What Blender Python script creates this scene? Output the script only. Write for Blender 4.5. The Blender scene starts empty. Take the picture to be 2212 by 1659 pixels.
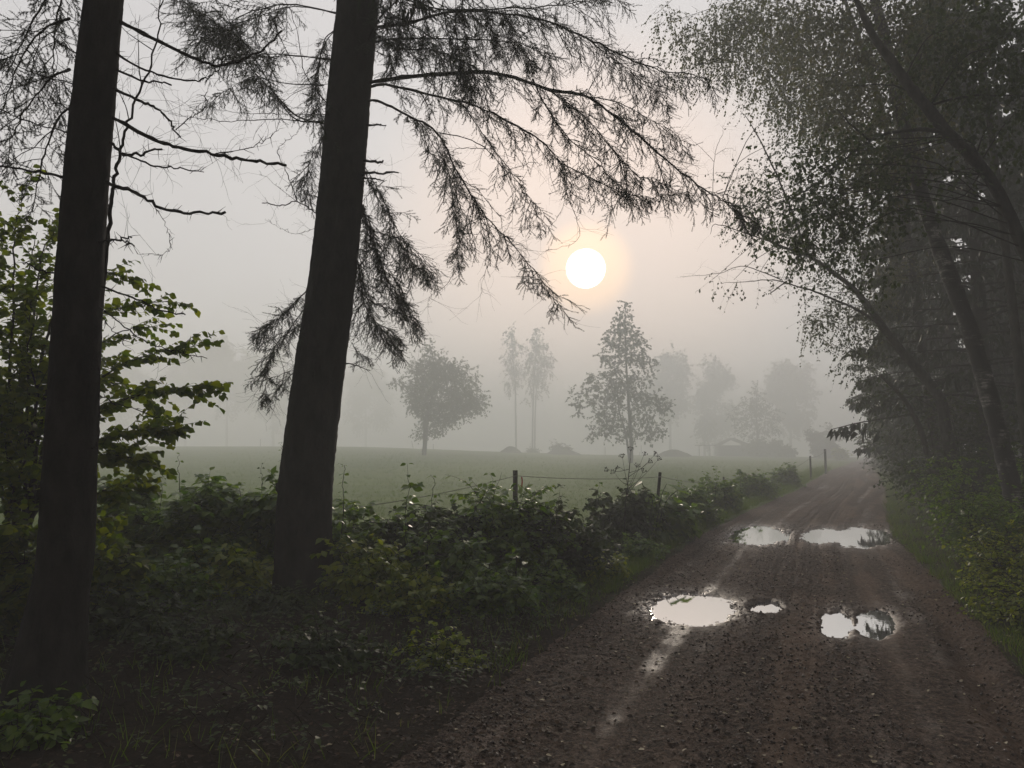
import bpy, math, random
import numpy as np
sc = bpy.context.scene
rng = np.random.default_rng(11)
random.seed(11)

# ------------------------------------------------------------------ camera, sky, sun, exposure
EYE = 1.6
F = 1597.5                       # focal length in pixels of a 2212 px wide view
PITCH = math.atan((975 - 829.5) / F)
cam_d = bpy.data.cameras.new('camera'); cam = bpy.data.objects.new('camera', cam_d)
sc.collection.objects.link(cam)
cam_d.sensor_width = 36; cam_d.lens = 26; cam_d.clip_start = 0.05; cam_d.clip_end = 5000
cam.location = (0, 0, EYE); cam.rotation_euler = (math.pi / 2 + PITCH, 0, 0)
sc.camera = cam

SUN_EL = math.radians(14.0); SUN_AZ = math.radians(5.8)      # azimuth measured from +Y towards +X
sun_dir = (math.sin(SUN_AZ) * math.cos(SUN_EL), math.cos(SUN_AZ) * math.cos(SUN_EL), math.sin(SUN_EL))
w = bpy.data.worlds.new('World'); sc.world = w; w.use_nodes = True
nt = w.node_tree; nt.nodes.clear()
out = nt.nodes.new('ShaderNodeOutputWorld'); bg = nt.nodes.new('ShaderNodeBackground')
sky = nt.nodes.new('ShaderNodeTexSky'); sky.sky_type = 'NISHITA'; sky.sun_disc = False
sky.sun_elevation = SUN_EL; sky.sun_rotation = SUN_AZ
sky.air_density = 1.0; sky.dust_density = 1.5; sky.ozone_density = 1.0; sky.altitude = 100
hsv = nt.nodes.new('ShaderNodeHueSaturation'); hsv.inputs['Saturation'].default_value = 0.5
gam = nt.nodes.new('ShaderNodeGamma'); gam.inputs['Gamma'].default_value = 0.16   # a bank of cloud evens the sky out
nt.links.new(sky.outputs[0], gam.inputs['Color']); nt.links.new(gam.outputs[0], hsv.inputs['Color'])
# the sun's own disc, swollen by the cloud it shines through
geo = nt.nodes.new('ShaderNodeTexCoord')
dot = nt.nodes.new('ShaderNodeVectorMath'); dot.operation = 'DOT_PRODUCT'
nt.links.new(geo.outputs['Generated'], dot.inputs[0]); dot.inputs[1].default_value = sun_dir
def ramp(a, b, interp='SMOOTHERSTEP'):
    m = nt.nodes.new('ShaderNodeMapRange'); m.interpolation_type = interp
    m.inputs['From Min'].default_value = math.cos(math.radians(a)); m.inputs['From Max'].default_value = math.cos(math.radians(b))
    nt.links.new(dot.outputs['Value'], m.inputs['Value']); return m
def addcol(prev, fac, col, scale):
    c = nt.nodes.new('ShaderNodeVectorMath'); c.operation = 'SCALE'
    c.inputs[0].default_value = [k * scale for k in col]; nt.links.new(fac.outputs[0], c.inputs['Scale'])
    a = nt.nodes.new('ShaderNodeVectorMath'); a.operation = 'ADD'
    nt.links.new(prev, a.inputs[0]); nt.links.new(c.outputs[0], a.inputs[1]); return a.outputs[0]
SKY = 0.15
tint = nt.nodes.new('ShaderNodeVectorMath'); tint.operation = 'MULTIPLY'; tint.inputs[1].default_value = (1.0, 0.965, 0.965)
nt.links.new(hsv.outputs[0], tint.inputs[0]); col = tint.outputs[0]
col = addcol(col, ramp(1.56, 1.18), (1.0, 0.95, 0.8), 60.0)
col = addcol(col, ramp(4.2, 1.2), (1.0, 0.50, 0.08), 1.35)
col = addcol(col, ramp(19, 0.0, 'SMOOTHSTEP'), (1.0, 0.40, 0.05), 0.62)
nt.links.new(col, bg.inputs['Color']); bg.inputs['Strength'].default_value = SKY
nt.links.new(bg.outputs[0], out.inputs[0])

sun_d = bpy.data.lights.new('sun', 'SUN'); sun = bpy.data.objects.new('sun', sun_d); sc.collection.objects.link(sun)
sun_d.energy = 0.5; sun_d.angle = math.radians(10); sun_d.color = (1.0, 0.86, 0.7)
sun.rotation_euler = (math.pi / 2 - SUN_EL, 0, math.pi - SUN_AZ)
sc.view_settings.view_transform = 'Standard'; sc.view_settings.look = 'None'
sc.view_settings.exposure = 2.2; sc.view_settings.gamma = 1.0
sc.cycles.volume_bounces = 8
sc.cycles.max_bounces = 10; sc.cycles.diffuse_bounces = 2; sc.cycles.glossy_bounces = 2
sc.cycles.transmission_bounces = 2; sc.cycles.transparent_max_bounces = 4
sc.cycles.use_denoising = True
sc.cycles.sample_clamp_indirect = 4.0
HAZE = 0.0112

# ------------------------------------------------------------------ helpers
def unit(v):
    v = np.asarray(v, float)
    return v / np.maximum(np.linalg.norm(v, axis=-1, keepdims=True), 1e-9)
def P(px, py, y):
    """world point at depth y seen at (px, py) of the 2212 x 1659 view"""
    a = (px - 1106) / F; b = -(py - 829.5) / F
    d = np.array([a, math.cos(PITCH) - b * math.sin(PITCH), math.sin(PITCH) + b * math.cos(PITCH)])
    return np.array([0, 0, EYE]) + d * (y / d[1])
def G(px, py, z=0.0):
    a = (px - 1106) / F; b = -(py - 829.5) / F
    d = np.array([a, math.cos(PITCH) - b * math.sin(PITCH), math.sin(PITCH) + b * math.cos(PITCH)])
    return np.array([0, 0, EYE]) + d * ((z - EYE) / d[2])
_perm = np.random.default_rng(3).permutation(256)
_grad = unit(np.random.default_rng(4).normal(size=(256, 2)))
def perlin(x, y):
    x = np.asarray(x, float); y = np.asarray(y, float)
    xi = np.floor(x).astype(int); yi = np.floor(y).astype(int); xf = x - xi; yf = y - yi
    u = xf * xf * xf * (xf * (xf * 6 - 15) + 10); v = yf * yf * yf * (yf * (yf * 6 - 15) + 10)
    def g(i, j):
        gr = _grad[_perm[(_perm[(xi + i) & 255] + yi + j) & 255]]
        return gr[..., 0] * (xf - i) + gr[..., 1] * (yf - j)
    return (g(0, 0) * (1 - u) + g(1, 0) * u) * (1 - v) + (g(0, 1) * (1 - u) + g(1, 1) * u) * v
def fbm(x, y, o=4):
    s = 0; a = 1.0
    for k in range(o):
        s = s + a * perlin(x * 2 ** k + 17.3 * k, y * 2 ** k - 9.1 * k); a *= .5
    return s
def sstep(a, b, x):
    t = np.clip((x - a) / (b - a), 0, 1); return t * t * (3 - 2 * t)
def terrain(x, y):
    x = np.asarray(x, float); y = np.asarray(y, float)
    u = x / np.maximum(y, 3.0)
    A = np.interp(u, [-.7, -.2, .1, .37, .5, 1.0], [2.6, 2.5, .9, .45, .25, .5])
    z = A * sstep(14, 148, y) - (A + 3.0) * sstep(156, 330, y)
    z = z + .10 * fbm(x * .05 + 3, y * .05, 3) * sstep(16, 40, y)
    # the shallow bank under the trees left of the road and the ditch edge at its right
    t = road_t(x, y)
    z = z + .10 * sstep(0.2, 2.4, -t) * (1 - sstep(14, 30, y)) + .22 * sstep(0.2, 3.5, t - ROAD_W) * (1 - sstep(60, 90, y))
    return z
# road: left edge line x = LX(y); it runs away to the right and over the rise
_ly = [-20, 0, 3.7, 7.6, 14.2, 20.4, 30, 56, 95, 156, 240]
_lx = [-5.6, -1.75, -.75, .85, 3.5, 6.5, 11.4, 23.8, 43.5, 74.5, 120]
ROAD_W = 3.75                    # width along x
def road_t(x, y): return x - np.interp(y, _ly, _lx)
class MB:
    def __init__(s): s.v = []; s.f = {}; s.n = 0; s.attr = []
    def add(s, v, *faces):
        v = np.asarray(v, np.float32).reshape(-1, 3)
        for f in faces:
            f = np.asarray(f, np.int64)
            if f.size: s.f.setdefault(f.shape[1], []).append(f + s.n)
        s.v.append(v); s.n += len(v)
    def tube(s, pts, rad, sides=6, cap=True):
        pts = np.asarray(pts, float); rad = np.asarray(rad, float)
        if rad.ndim == 0: rad = np.full(len(pts), float(rad))
        s.tubes(pts[None], rad[None], sides, cap)
    def tubes(s, PP, RR, sides=3, cap=False):
        """PP (N,k,3), RR (N,k)"""
        N, k, _ = PP.shape
        if N == 0: return
        T = np.empty_like(PP); T[:, 1:-1] = PP[:, 2:] - PP[:, :-2]; T[:, 0] = PP[:, 1] - PP[:, 0]; T[:, -1] = PP[:, -1] - PP[:, -2]
        T = unit(T); m = unit(PP[:, -1] - PP[:, 0] + 1e-6)
        ref = np.where(np.abs(m[:, 2:3]) < .75, np.array([[0, 0, 1.]]), np.array([[1., 0, 0]]))
        U = unit(np.cross(T, ref[:, None, :])); V = np.cross(T, U)
        a = np.arange(sides) * 2 * math.pi / sides
        ring = PP[:, :, None, :] + RR[:, :, None, None] * (U[:, :, None, :] * np.cos(a)[None, None, :, None] + V[:, :, None, :] * np.sin(a)[None, None, :, None])
        i = np.arange(N)[:, None, None] * k * sides; j = np.arange(k - 1)[None, :, None] * sides; q = np.arange(sides)[None, None, :]; q2 = (q + 1) % sides
        f = np.stack([i + j + q, i + j + q2, i + j + sides + q2, i + j + sides + q], -1).reshape(-1, 4)
        base = s.n
        s.add(ring.reshape(-1, 3), f)
        if cap:
            e = (np.arange(N)[:, None] * k * sides + np.arange(sides)[None])
            s.f.setdefault(sides, []).append(e[:, ::-1] + base); s.f[sides].append(e + (k - 1) * sides + base)
    def stamp(s, tv, faces, M, T):
        """template verts (k,3), M (N,3,3) columns = axes, T (N,3)"""
        N = len(T); k = len(tv)
        if N == 0: return
        v = np.einsum('nij,kj->nki', M, tv) + T[:, None, :]
        off = np.arange(N)[:, None, None] * k
        s.add(v.reshape(-1, 3), *[(np.asarray(f)[None] + off).reshape(-1, len(f[0])) for f in faces])
    def build(s, name, mat, parent=None, smooth=False, loc=None):
        me = bpy.data.meshes.new(name)
        v = np.concatenate(s.v) if s.v else np.zeros((0, 3), np.float32)
        if loc is None and parent is not None: loc0 = np.array(parent_world(parent))
        elif loc is not None: loc0 = np.array(loc)
        else: loc0 = np.zeros(3)
        v = (v - loc0).astype(np.float32)
        me.vertices.add(len(v)); me.vertices.foreach_set('co', v.ravel())
        li = []; lt = []
        for k, fs in s.f.items():
            f = np.concatenate(fs); li.append(f.ravel()); lt.append(np.full(len(f), k))
        li = np.concatenate(li).astype(np.int32); lt = np.concatenate(lt).astype(np.int32)
        me.loops.add(len(li)); me.loops.foreach_set('vertex_index', li)
        me.polygons.add(len(lt)); ls = np.concatenate([[0], np.cumsum(lt)[:-1]]).astype(np.int32)
        me.polygons.foreach_set('loop_start', ls); me.polygons.foreach_set('loop_total', lt)
        if smooth: me.polygons.foreach_set('use_smooth', np.ones(len(lt), bool))
        me.update(calc_edges=True); me.validate()
        me.materials.append(mat)
        o = bpy.data.objects.new(name, me); sc.collection.objects.link(o)
        if parent is not None: o.parent = parent
        elif loc is not None: o.location = loc
        return o
def parent_world(p):
    l = np.zeros(3)
    while p is not None: l = l + np.array(p.location); p = p.parent
    return l
def tag(o, label=None, cat=None, group=None, kind=None):
    if label: o['label'] = label
    if cat: o['category'] = cat
    if group: o['group'] = group
    if kind: o['kind'] = kind
    return o
def thing(name, label, cat, loc, group=None):
    o = bpy.data.objects.new(name, None); sc.collection.objects.link(o); o.empty_display_size = .2
    o.location = [float(c) for c in loc]; return tag(o, label, cat, group)
def copy_tree(o, parent=None):
    c = o.copy(); sc.collection.objects.link(c); c.parent = parent
    for ch in list(o.children): copy_tree(ch, c)
    return c
def smooth(pts, per=6):
    """Catmull-Rom through pts"""
    p = np.asarray(pts, float); p = np.vstack([2 * p[0] - p[1], p, 2 * p[-1] - p[-2]]); o = []
    for i in range(1, len(p) - 2):
        t = np.linspace(0, 1, per, endpoint=False)[:, None]
        a, b, c, d = p[i - 1], p[i], p[i + 1], p[i + 2]
        o.append(.5 * ((2 * b) + (c - a) * t + (2 * a - 5 * b + 4 * c - d) * t ** 2 + (3 * b - a - 3 * c + d) * t ** 3))
    o.append(p[-2][None]); return np.vstack(o)
def lerp_at(line, s):
    """points at fractions s (0..1 of the length) and tangents"""
    d = np.concatenate([[0], np.cumsum(np.linalg.norm(np.diff(line, axis=0), axis=1))]); L = d[-1]
    x = np.asarray(s) * L
    p = np.stack([np.interp(x, d, line[:, k]) for k in range(3)], -1)
    q = np.stack([np.interp(np.minimum(x + .02 * L, L), d, line[:, k]) for k in range(3)], -1)
    r = np.stack([np.interp(np.maximum(x - .02 * L, 0), d, line[:, k]) for k in range(3)], -1)
    return p, unit(q - r), L
def rvec(n): return unit(rng.normal(size=(n, 3)))

# ------------------------------------------------------------------ leaves, needles, shoots
LEAF_V = np.array([[0, 0, 0], [.30, .28, .06], [.33, .55, .07], [0, 1, -.10], [-.33, .55, .07], [-.30, .28, .06], [0, .5, -.02]])
LEAF_F = [[[0, 1, 2, 6], [6, 2, 3, 3]][:1], ]
LEAF_F = [[[0, 1, 2, 6], [0, 6, 4, 5]], [[6, 2, 3], [6, 3, 4]]]
BLADE_V = np.array([[-.5, 0, 0], [.5, 0, 0], [.42, .6, .02], [0, 1, 0], [-.42, .6, .02]])
BLADE_F = [[[0, 1, 2, 3, 4]]]
def frames(axis, nrm, size, wid=1.0):
    y = unit(axis); x = unit(np.cross(y, nrm)); z = np.cross(x, y)
    size = np.broadcast_to(np.asarray(size, float), (len(y),))
    wid = np.broadcast_to(np.asarray(wid, float), (len(y),))
    return np.stack([x * (size * wid)[:, None], y * size[:, None], z * size[:, None]], -1)
def leaves(mb, pos, axis, nrm, size, wid=1.0): mb.stamp(LEAF_V, LEAF_F, frames(axis, nrm, size, wid), pos)
def quads(mb, pos, axis, nrm, size, wid=.6):
    v = np.array([[0, 0, 0], [.5, .45, .04], [0, 1, 0], [-.5, .45, .04]])
    mb.stamp(v, [[[0, 1, 2, 3]]], frames(axis, nrm, size, wid), pos)
def needles(mb, PP, dens=380, ln=.016, wd=.0034):
    """PP (N,k,3) shoots; needles all along them"""
    if len(PP) == 0: return
    seg = np.linalg.norm(PP[:, 1:] - PP[:, :-1], axis=-1); tot = seg.sum()
    n = int(tot * dens); w_ = (seg / tot).ravel()
    idx = rng.choice(len(w_), size=n, p=w_); a = idx // seg.shape[1]; b = idx % seg.shape[1]
    t = rng.random(n)[:, None]; p0 = PP[a, b]; p1 = PP[a, b + 1]; pos = p0 + (p1 - p0) * t; T = unit(p1 - p0)
    r = rvec(n); r = unit(r - T * (r * T).sum(-1, keepdims=True)); r[:, 2] += .12
    d = unit(T * .75 + r); l = (ln * (.75 + .5 * rng.random(n)))[:, None]
    side = unit(np.cross(d, rvec(n))) * wd * .5
    v = np.stack([pos - side, pos + side, pos + d * l], 1).reshape(-1, 3)
    mb.add(v, np.arange(3 * n).reshape(-1, 3))
def wander(start, dirs, length, k, grav=0.0, wob=.08, up=0.0):
    """vectorised bent twigs: start (N,3), dirs (N,3), length (N,) -> (N,k,3)"""
    N = len(start); pts = np.empty((N, k, 3)); pts[:, 0] = start; d = unit(dirs).copy(); st = (np.asarray(length) / (k - 1))[:, None]
    for i in range(1, k):
        d = d + rng.normal(size=(N, 3)) * wob; d[:, 2] -= grav; d[:, 2] += up; d = unit(d); pts[:, i] = pts[:, i - 1] + d * st
    return pts

# ------------------------------------------------------------------ materials
def M(name):
    m = bpy.data.materials.new(name); m.use_nodes = True; return m, m.node_tree, m.node_tree.nodes['Principled BSDF']
def nd(t, typ, **kw):
    n = t.nodes.new(typ)
    for k, v in kw.items():
        if k in n.inputs: n.inputs[k].default_value = v
        else: setattr(n, k, v)
    return n
def cramp(t, src, stops):
    r = t.nodes.new('ShaderNodeValToRGB'); e = r.color_ramp.elements
    while len(e) < len(stops): e.new(.5)
    for el, (p, c) in zip(e, stops): el.position = p; el.color = (*c, 1)
    t.links.new(src, r.inputs[0]); return r.outputs[0]
def noise(t, scale, detail=4, rough=.6, vec=None, coord='Object', stretch=None):
    n = nd(t, 'ShaderNodeTexNoise', Scale=scale, Detail=detail, Roughness=rough)
    tc = t.nodes.new('ShaderNodeTexCoord'); src = tc.outputs[coord]
    if stretch:
        mp = t.nodes.new('ShaderNodeMapping'); mp.inputs['Scale'].default_value = stretch
        t.links.new(src, mp.inputs[0]); src = mp.outputs[0]
    t.links.new(src, n.inputs['Vector']); return n.outputs['Fac']
def bump(t, b, src, strength=.5, dist=.02, prev=None):
    n = nd(t, 'ShaderNodeBump', Strength=strength, Distance=dist); t.links.new(src, n.inputs['Height'])
    if prev is not None: t.links.new(prev, n.inputs['Normal'])
    t.links.new(n.outputs[0], b.inputs['Normal']); return n.outputs[0]
def bark(name, c0, c1, scale=14, stretch=(1, 1, .25), st=.9, dist=.02, rough=.9):
    m, t, b = M(name); n = noise(t, scale, 6, .7, stretch=stretch)
    t.links.new(cramp(t, n, [(.35, c0), (.65, c1)]), b.inputs['Base Color']); b.inputs['Roughness'].default_value = rough
    b.inputs['Specular IOR Level'].default_value = .2
    bump(t, b, n, st, dist); return m
def leafmat(name, cols, trans=.45, rough=.42, spec=.5, seed_scale=1.0):
    """thin leaf: every leaf its own shade; lets light through"""
    m, t, b = M(name); g = t.nodes.new('ShaderNodeNewGeometry')
    k = len(cols); c = cramp(t, g.outputs['Random Per Island'], [(i / max(1, k - 1), cc) for i, cc in enumerate(cols)])
    t.links.new(c, b.inputs['Base Color']); b.inputs['Roughness'].default_value = rough; b.inputs['Specular IOR Level'].default_value = spec
    tr = t.nodes.new('ShaderNodeBsdfTranslucent')
    h = nd(t, 'ShaderNodeHueSaturation', Saturation=1.15, Value=2.0); t.links.new(c, h.inputs['Color']); t.links.new(h.outputs[0], tr.inputs['Color'])
    mx = nd(t, 'ShaderNodeMixShader'); mx.inputs[0].default_value = trans
    t.links.new(b.outputs[0], mx.inputs[1]); t.links.new(tr.outputs[0], mx.inputs[2])
    t.links.new(mx.outputs[0], t.nodes['Material Output'].inputs['Surface']); return m
def plain(name, c, rough=.8, spec=.3):
    m, t, b = M(name); n = noise(t, 30, 3)
    t.links.new(cramp(t, n, [(.3, [k * .7 for k in c]), (.7, [min(1, k * 1.2) for k in c])]), b.inputs['Base Color'])
    b.inputs['Roughness'].default_value = rough; b.inputs['Specular IOR Level'].default_value = spec; return m
m_spruce_bark = bark('spruce_bark', (.010, .009, .008), (.034, .029, .025), 9, (1, 1, .45), 1.0, .03)
m_branch = bark('branch_bark', (.012, .010, .008), (.04, .034, .028), 40, (1, 1, 1), .6, .004)
m_grey_bark = bark('smooth_bark', (.02, .019, .016), (.07, .066, .055), 14, (1, 1, .4), .7, .015)
m_oak_bark = bark('oak_bark', (.02, .017, .013), (.06, .05, .04), 12, (1, 1, .3), .8, .02)
m_deadwood = bark('weathered_wood', (.03, .027, .022), (.11, .10, .085), 30, (1, 1, .12), .6, .006)
def birch_bark():
    m, t, b = M('birch_bark'); n = noise(t, 3.2, 5, .65, stretch=(1, 1, .8)); n2 = noise(t, 22, 4, .6, stretch=(.25, .25, 1.6))
    mx = nd(t, 'ShaderNodeMath', operation='MULTIPLY_ADD'); t.links.new(n2, mx.inputs[0]); mx.inputs[1].default_value = .5; 
    t.links.new(n, mx.inputs[2])
    t.links.new(cramp(t, mx.outputs[0], [(.74, (.018, .016, .013)), (.84, (.08, .075, .065)), (.94, (.34, .32, .28))]), b.inputs['Base Color'])
    b.inputs['Roughness'].default_value = .75; bump(t, b, mx.outputs[0], .6, .012); return m
m_birch_bark = birch_bark()
m_needle = leafmat('spruce_needles', [(.012, .02, .009), (.02, .032, .012), (.03, .042, .016)], .12, .5, .35)
m_leaf_dark = leafmat('dark_leaves', [(.02, .034, .010), (.035, .055, .014), (.055, .075, .018)], .35, .5, .25)
m_leaf = leafmat('green_leaves', [(.05, .10, .012), (.08, .14, .016), (.13, .19, .018), (.09, .15, .014)], .5, .33, .5)
m_leaf_yel = leafmat('yellow_green_leaves', [(.09, .14, .010), (.16, .20, .012), (.24, .26, .016), (.11, .16, .012)], .5, .4, .5)
m_leaf_hazel = leafmat('hazel_leaves', [(.045, .075, .007), (.075, .11, .009), (.15, .175, .012), (.07, .11, .008)], .65, .45, .45)
m_leaf_birch = leafmat('birch_leaves', [(.03, .042, .014), (.05, .06, .018), (.08, .085, .024), (.10, .09, .03)], .4, .45, .4)
m_leaf_oak = leafmat('oak_leaves', [(.025, .04, .014), (.04, .055, .018), (.05, .065, .02)], .3, .45, .4)
m_grass = leafmat('grass_blades', [(.05, .10, .015), (.08, .13, .02), (.11, .15, .03), (.13, .14, .04)], .4, .6, .15)
m_litter = leafmat('fallen_leaves', [(.015, .009, .006), (.03, .018, .010), (.05, .03, .016), (.09, .06, .035), (.02, .013, .008), (.035, .02, .012)], .05, .7, .15)
m_pale_leaf = leafmat('pale_fallen_leaves', [(.18, .14, .08), (.34, .29, .18), (.12, .08, .05)], .05, .6, .25)
m_stem = plain('green_stem', (.035, .045, .018), .6)
m_post = bark('post_wood', (.02, .018, .015), (.07, .062, .05), 20, (1, 1, .15), .7, .008)
m_wire = plain('fence_tape', (.22, .21, .19), .6)
m_red = plain('red_ribbon', (.55, .03, .02), .6)
m_shed = plain('dark_shed_boards', (.05, .045, .04), .8)
m_roofm = plain('shed_roof', (.05, .047, .045), .9)
m_mound = plain('earth_mound', (.07, .065, .045), .95)
def ground_mat():
    m, t, b = M('field_and_forest_floor'); at = t.nodes.new('ShaderNodeAttribute'); at.attribute_name = 'grass'
    n = noise(t, .35, 8, .72, stretch=(.5, 1.6, 1)); n2 = noise(t, 26, 5, .7)
    g = cramp(t, n, [(.3, (.07, .10, .03)), (.55, (.105, .14, .04)), (.75, (.14, .17, .055))])
    s = cramp(t, n2, [(.3, (.008, .006, .004)), (.55, (.022, .015, .010)), (.75, (.045, .032, .020))])
    mx = t.nodes.new('ShaderNodeMix'); mx.data_type = 'RGBA'; t.links.new(at.outputs['Fac'], mx.inputs['Factor'])
    t.links.new(s, mx.inputs['A']); t.links.new(g, mx.inputs['B']); t.links.new(mx.outputs['Result'], b.inputs['Base Color'])
    rr = nd(t, 'ShaderNodeMapRange'); rr.inputs['To Min'].default_value = .95; rr.inputs['To Max'].default_value = .9      # dew on the grass
    t.links.new(at.outputs['Fac'], rr.inputs['Value']); t.links.new(rr.outputs[0], b.inputs['Roughness'])
    ss = nd(t, 'ShaderNodeMapRange'); ss.inputs['To Min'].default_value = .1; ss.inputs['To Max'].default_value = .15
    t.links.new(at.outputs['Fac'], ss.inputs['Value']); t.links.new(ss.outputs[0], b.inputs['Specular IOR Level'])
    bump(t, b, n2, .5, .04); return m
m_ground = ground_mat()
def road_mat():
    m, t, b = M('wet_gravel_mud'); wet = t.nodes.new('ShaderNodeAttribute'); wet.attribute_name = 'wet'
    wear = t.nodes.new('ShaderNodeAttribute'); wear.attribute_name = 'wear'
    n = noise(t, 55, 6, .75); n3 = noise(t, 1.1, 5, .7)
    nc = noise(t, 19, 5, .75); ad = nd(t, 'ShaderNodeMath', operation='MULTIPLY_ADD'); t.links.new(nc, ad.inputs[0]); ad.inputs[1].default_value = .9; ad2 = nd(t, 'ShaderNodeMath', operation='SUBTRACT'); t.links.new(n, ad2.inputs[0]); ad2.inputs[1].default_value = .45; t.links.new(ad2.outputs[0], ad.inputs[2]); nfine = n; n = ad.outputs[0]
    c1 = cramp(t, n, [(.36, (.014, .0095, .0075)), (.5, (.090, .062, .048)), (.62, (.165, .118, .094)), (.74, (.31, .24, .20))])
    c2 = cramp(t, n, [(.34, (.088, .058, .042)), (.66, (.23, .162, .122))])
    mx = t.nodes.new('ShaderNodeMix'); mx.data_type = 'RGBA'; t.links.new(wear.outputs['Fac'], mx.inputs['Factor'])
    t.links.new(c1, mx.inputs['A']); t.links.new(c2, mx.inputs['B'])
    mu = t.nodes.new('ShaderNodeMix'); mu.data_type = 'RGBA'; mu.blend_type = 'MULTIPLY'; mu.inputs['Factor'].default_value = .6
    t.links.new(mx.outputs['Result'], mu.inputs['A']); t.links.new(cramp(t, n3, [(.3, (.5, .48, .46)), (.7, (1.1, 1.08, 1.05))]), mu.inputs['B'])
    t.links.new(mu.outputs['Result'], b.inputs['Base Color'])
    r = nd(t, 'ShaderNodeMapRange'); r.inputs['To Min'].default_value = .8; r.inputs['To Max'].default_value = .16
    t.links.new(wet.outputs['Fac'], r.inputs['Value']); t.links.new(r.outputs[0], b.inputs['Roughness'])
    sp = nd(t, 'ShaderNodeMapRange'); sp.inputs['To Min'].default_value = .10; sp.inputs['To Max'].default_value = .6
    t.links.new(wet.outputs['Fac'], sp.inputs['Value']); t.links.new(sp.outputs[0], b.inputs['Specular IOR Level'])
    st = nd(t, 'ShaderNodeMapRange'); st.inputs['To Min'].default_value = .9; st.inputs['To Max'].default_value = .2
    t.links.new(wet.outputs['Fac'], st.inputs['Value'])
    bn = nd(t, 'ShaderNodeBump', Distance=.03); t.links.new(n, bn.inputs['Height']); t.links.new(st.outputs[0], bn.inputs['Strength'])
    t.links.new(bn.outputs[0], b.inputs['Normal']); return m
m_road = road_mat()
def water_mat():
    m, t, b = M('puddle_water'); b.inputs['Base Color'].default_value = (.10, .085, .07, 1); b.inputs['Roughness'].default_value = .03
    n = noise(t, 6, 3)
    g = t.nodes.new('ShaderNodeBsdfGlossy'); g.inputs['Roughness'].default_value = .02; g.inputs['Color'].default_value = (.98, .98, .98, 1)
    mx = t.nodes.new('ShaderNodeMixShader'); mx.inputs[0].default_value = .93
    bn = nd(t, 'ShaderNodeBump', Strength=.03, Distance=.01); t.links.new(n, bn.inputs['Height']); t.links.new(bn.outputs[0], g.inputs['Normal'])
    t.links.new(b.outputs[0], mx.inputs[1]); t.links.new(g.outputs[0], mx.inputs[2])
    t.links.new(mx.outputs[0], t.nodes['Material Output'].inputs['Surface']); return m
m_water = water_mat()

# ------------------------------------------------------------------ ground, road, puddles
def ground_z(x, y):
    t = road_t(x, y)
    z = terrain(x, y) + .035 * fbm(x * 1.3, y * 1.3, 3) * (1 - .6 * sstep(20, 50, y))
    return z + .02
def under_road(t, y): return sstep(.0, .35, t + .12 * perlin(y * .9, 3.3)) * (1 - sstep(ROAD_W - .35, ROAD_W, t + .15 * perlin(y * .8, 9.3)))
def fence_line(x): return np.interp(x, [-60, -14, -6, -1.9, .06, 3.0, 9.5, 15.5, 25, 60], [9, 8.2, 7.6, 8.4, 12.6, 15.0, 26, 38, 55, 110])
def grow(a, b, d0, g):
    o = [a]; d = d0
    while o[-1] < b: o.append(o[-1] + d); d *= g
    return np.array(o)
tc = np.concatenate([-grow(14, 260, .3, 1.12)[::-1], np.arange(-13.8, -.8, .16), np.arange(-.8, .5, .06), np.arange(.5, 3.3, .3), np.arange(3.3, 4.6, .06), np.arange(4.6, 12, .16), grow(12.1, 280, .3, 1.12)])
yc = np.concatenate([-grow(2, 60, .5, 1.2)[::-1], np.arange(-1.6, 22, .12), grow(22, 480, .16, 1.03)])
TT, YY = np.meshgrid(tc, yc); XX = np.interp(YY, _ly, _lx) + TT
ZZ = ground_z(XX, YY) - .32 * under_road(TT, YY)
def grid_mesh(mb, X, Y, Z):
    r, c = X.shape; i = np.arange(r * c).reshape(r, c)
    mb.add(np.stack([X, Y, Z], -1).reshape(-1, 3), np.stack([i[:-1, :-1], i[:-1, 1:], i[1:, 1:], i[1:, :-1]], -1).reshape(-1, 4))
def attr(o, name, val):
    a = o.data.attributes.new(name, 'FLOAT', 'POINT'); a.data.foreach_set('value', np.asarray(val, np.float32).ravel())
mb = MB(); grid_mesh(mb, XX, YY, ZZ)
ground = mb.build('ground', m_ground, smooth=True)
edge = fence_line(XX) - 1.6 + .8 * fbm(XX * .5, YY * .5, 3)
gr = sstep(0, 1.2, YY - edge) * (TT < .3)
verge = sstep(-1.6, -.2, TT) * (TT < .6) * sstep(7, 9, YY) + (TT > ROAD_W - .3) * .45 * sstep(5, 6, YY) * (1 - sstep(ROAD_W + .8, ROAD_W + 2.2, TT))
gr = np.clip(gr + .5 * verge * (.5 + fbm(XX * 1.5, YY * 1.5, 3)) + (TT > 3) * sstep(100, 120, YY), 0, 1)
attr(ground, 'grass', gr)
tag(ground, 'dark forest floor running out into the misty green field', kind='structure')

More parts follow.
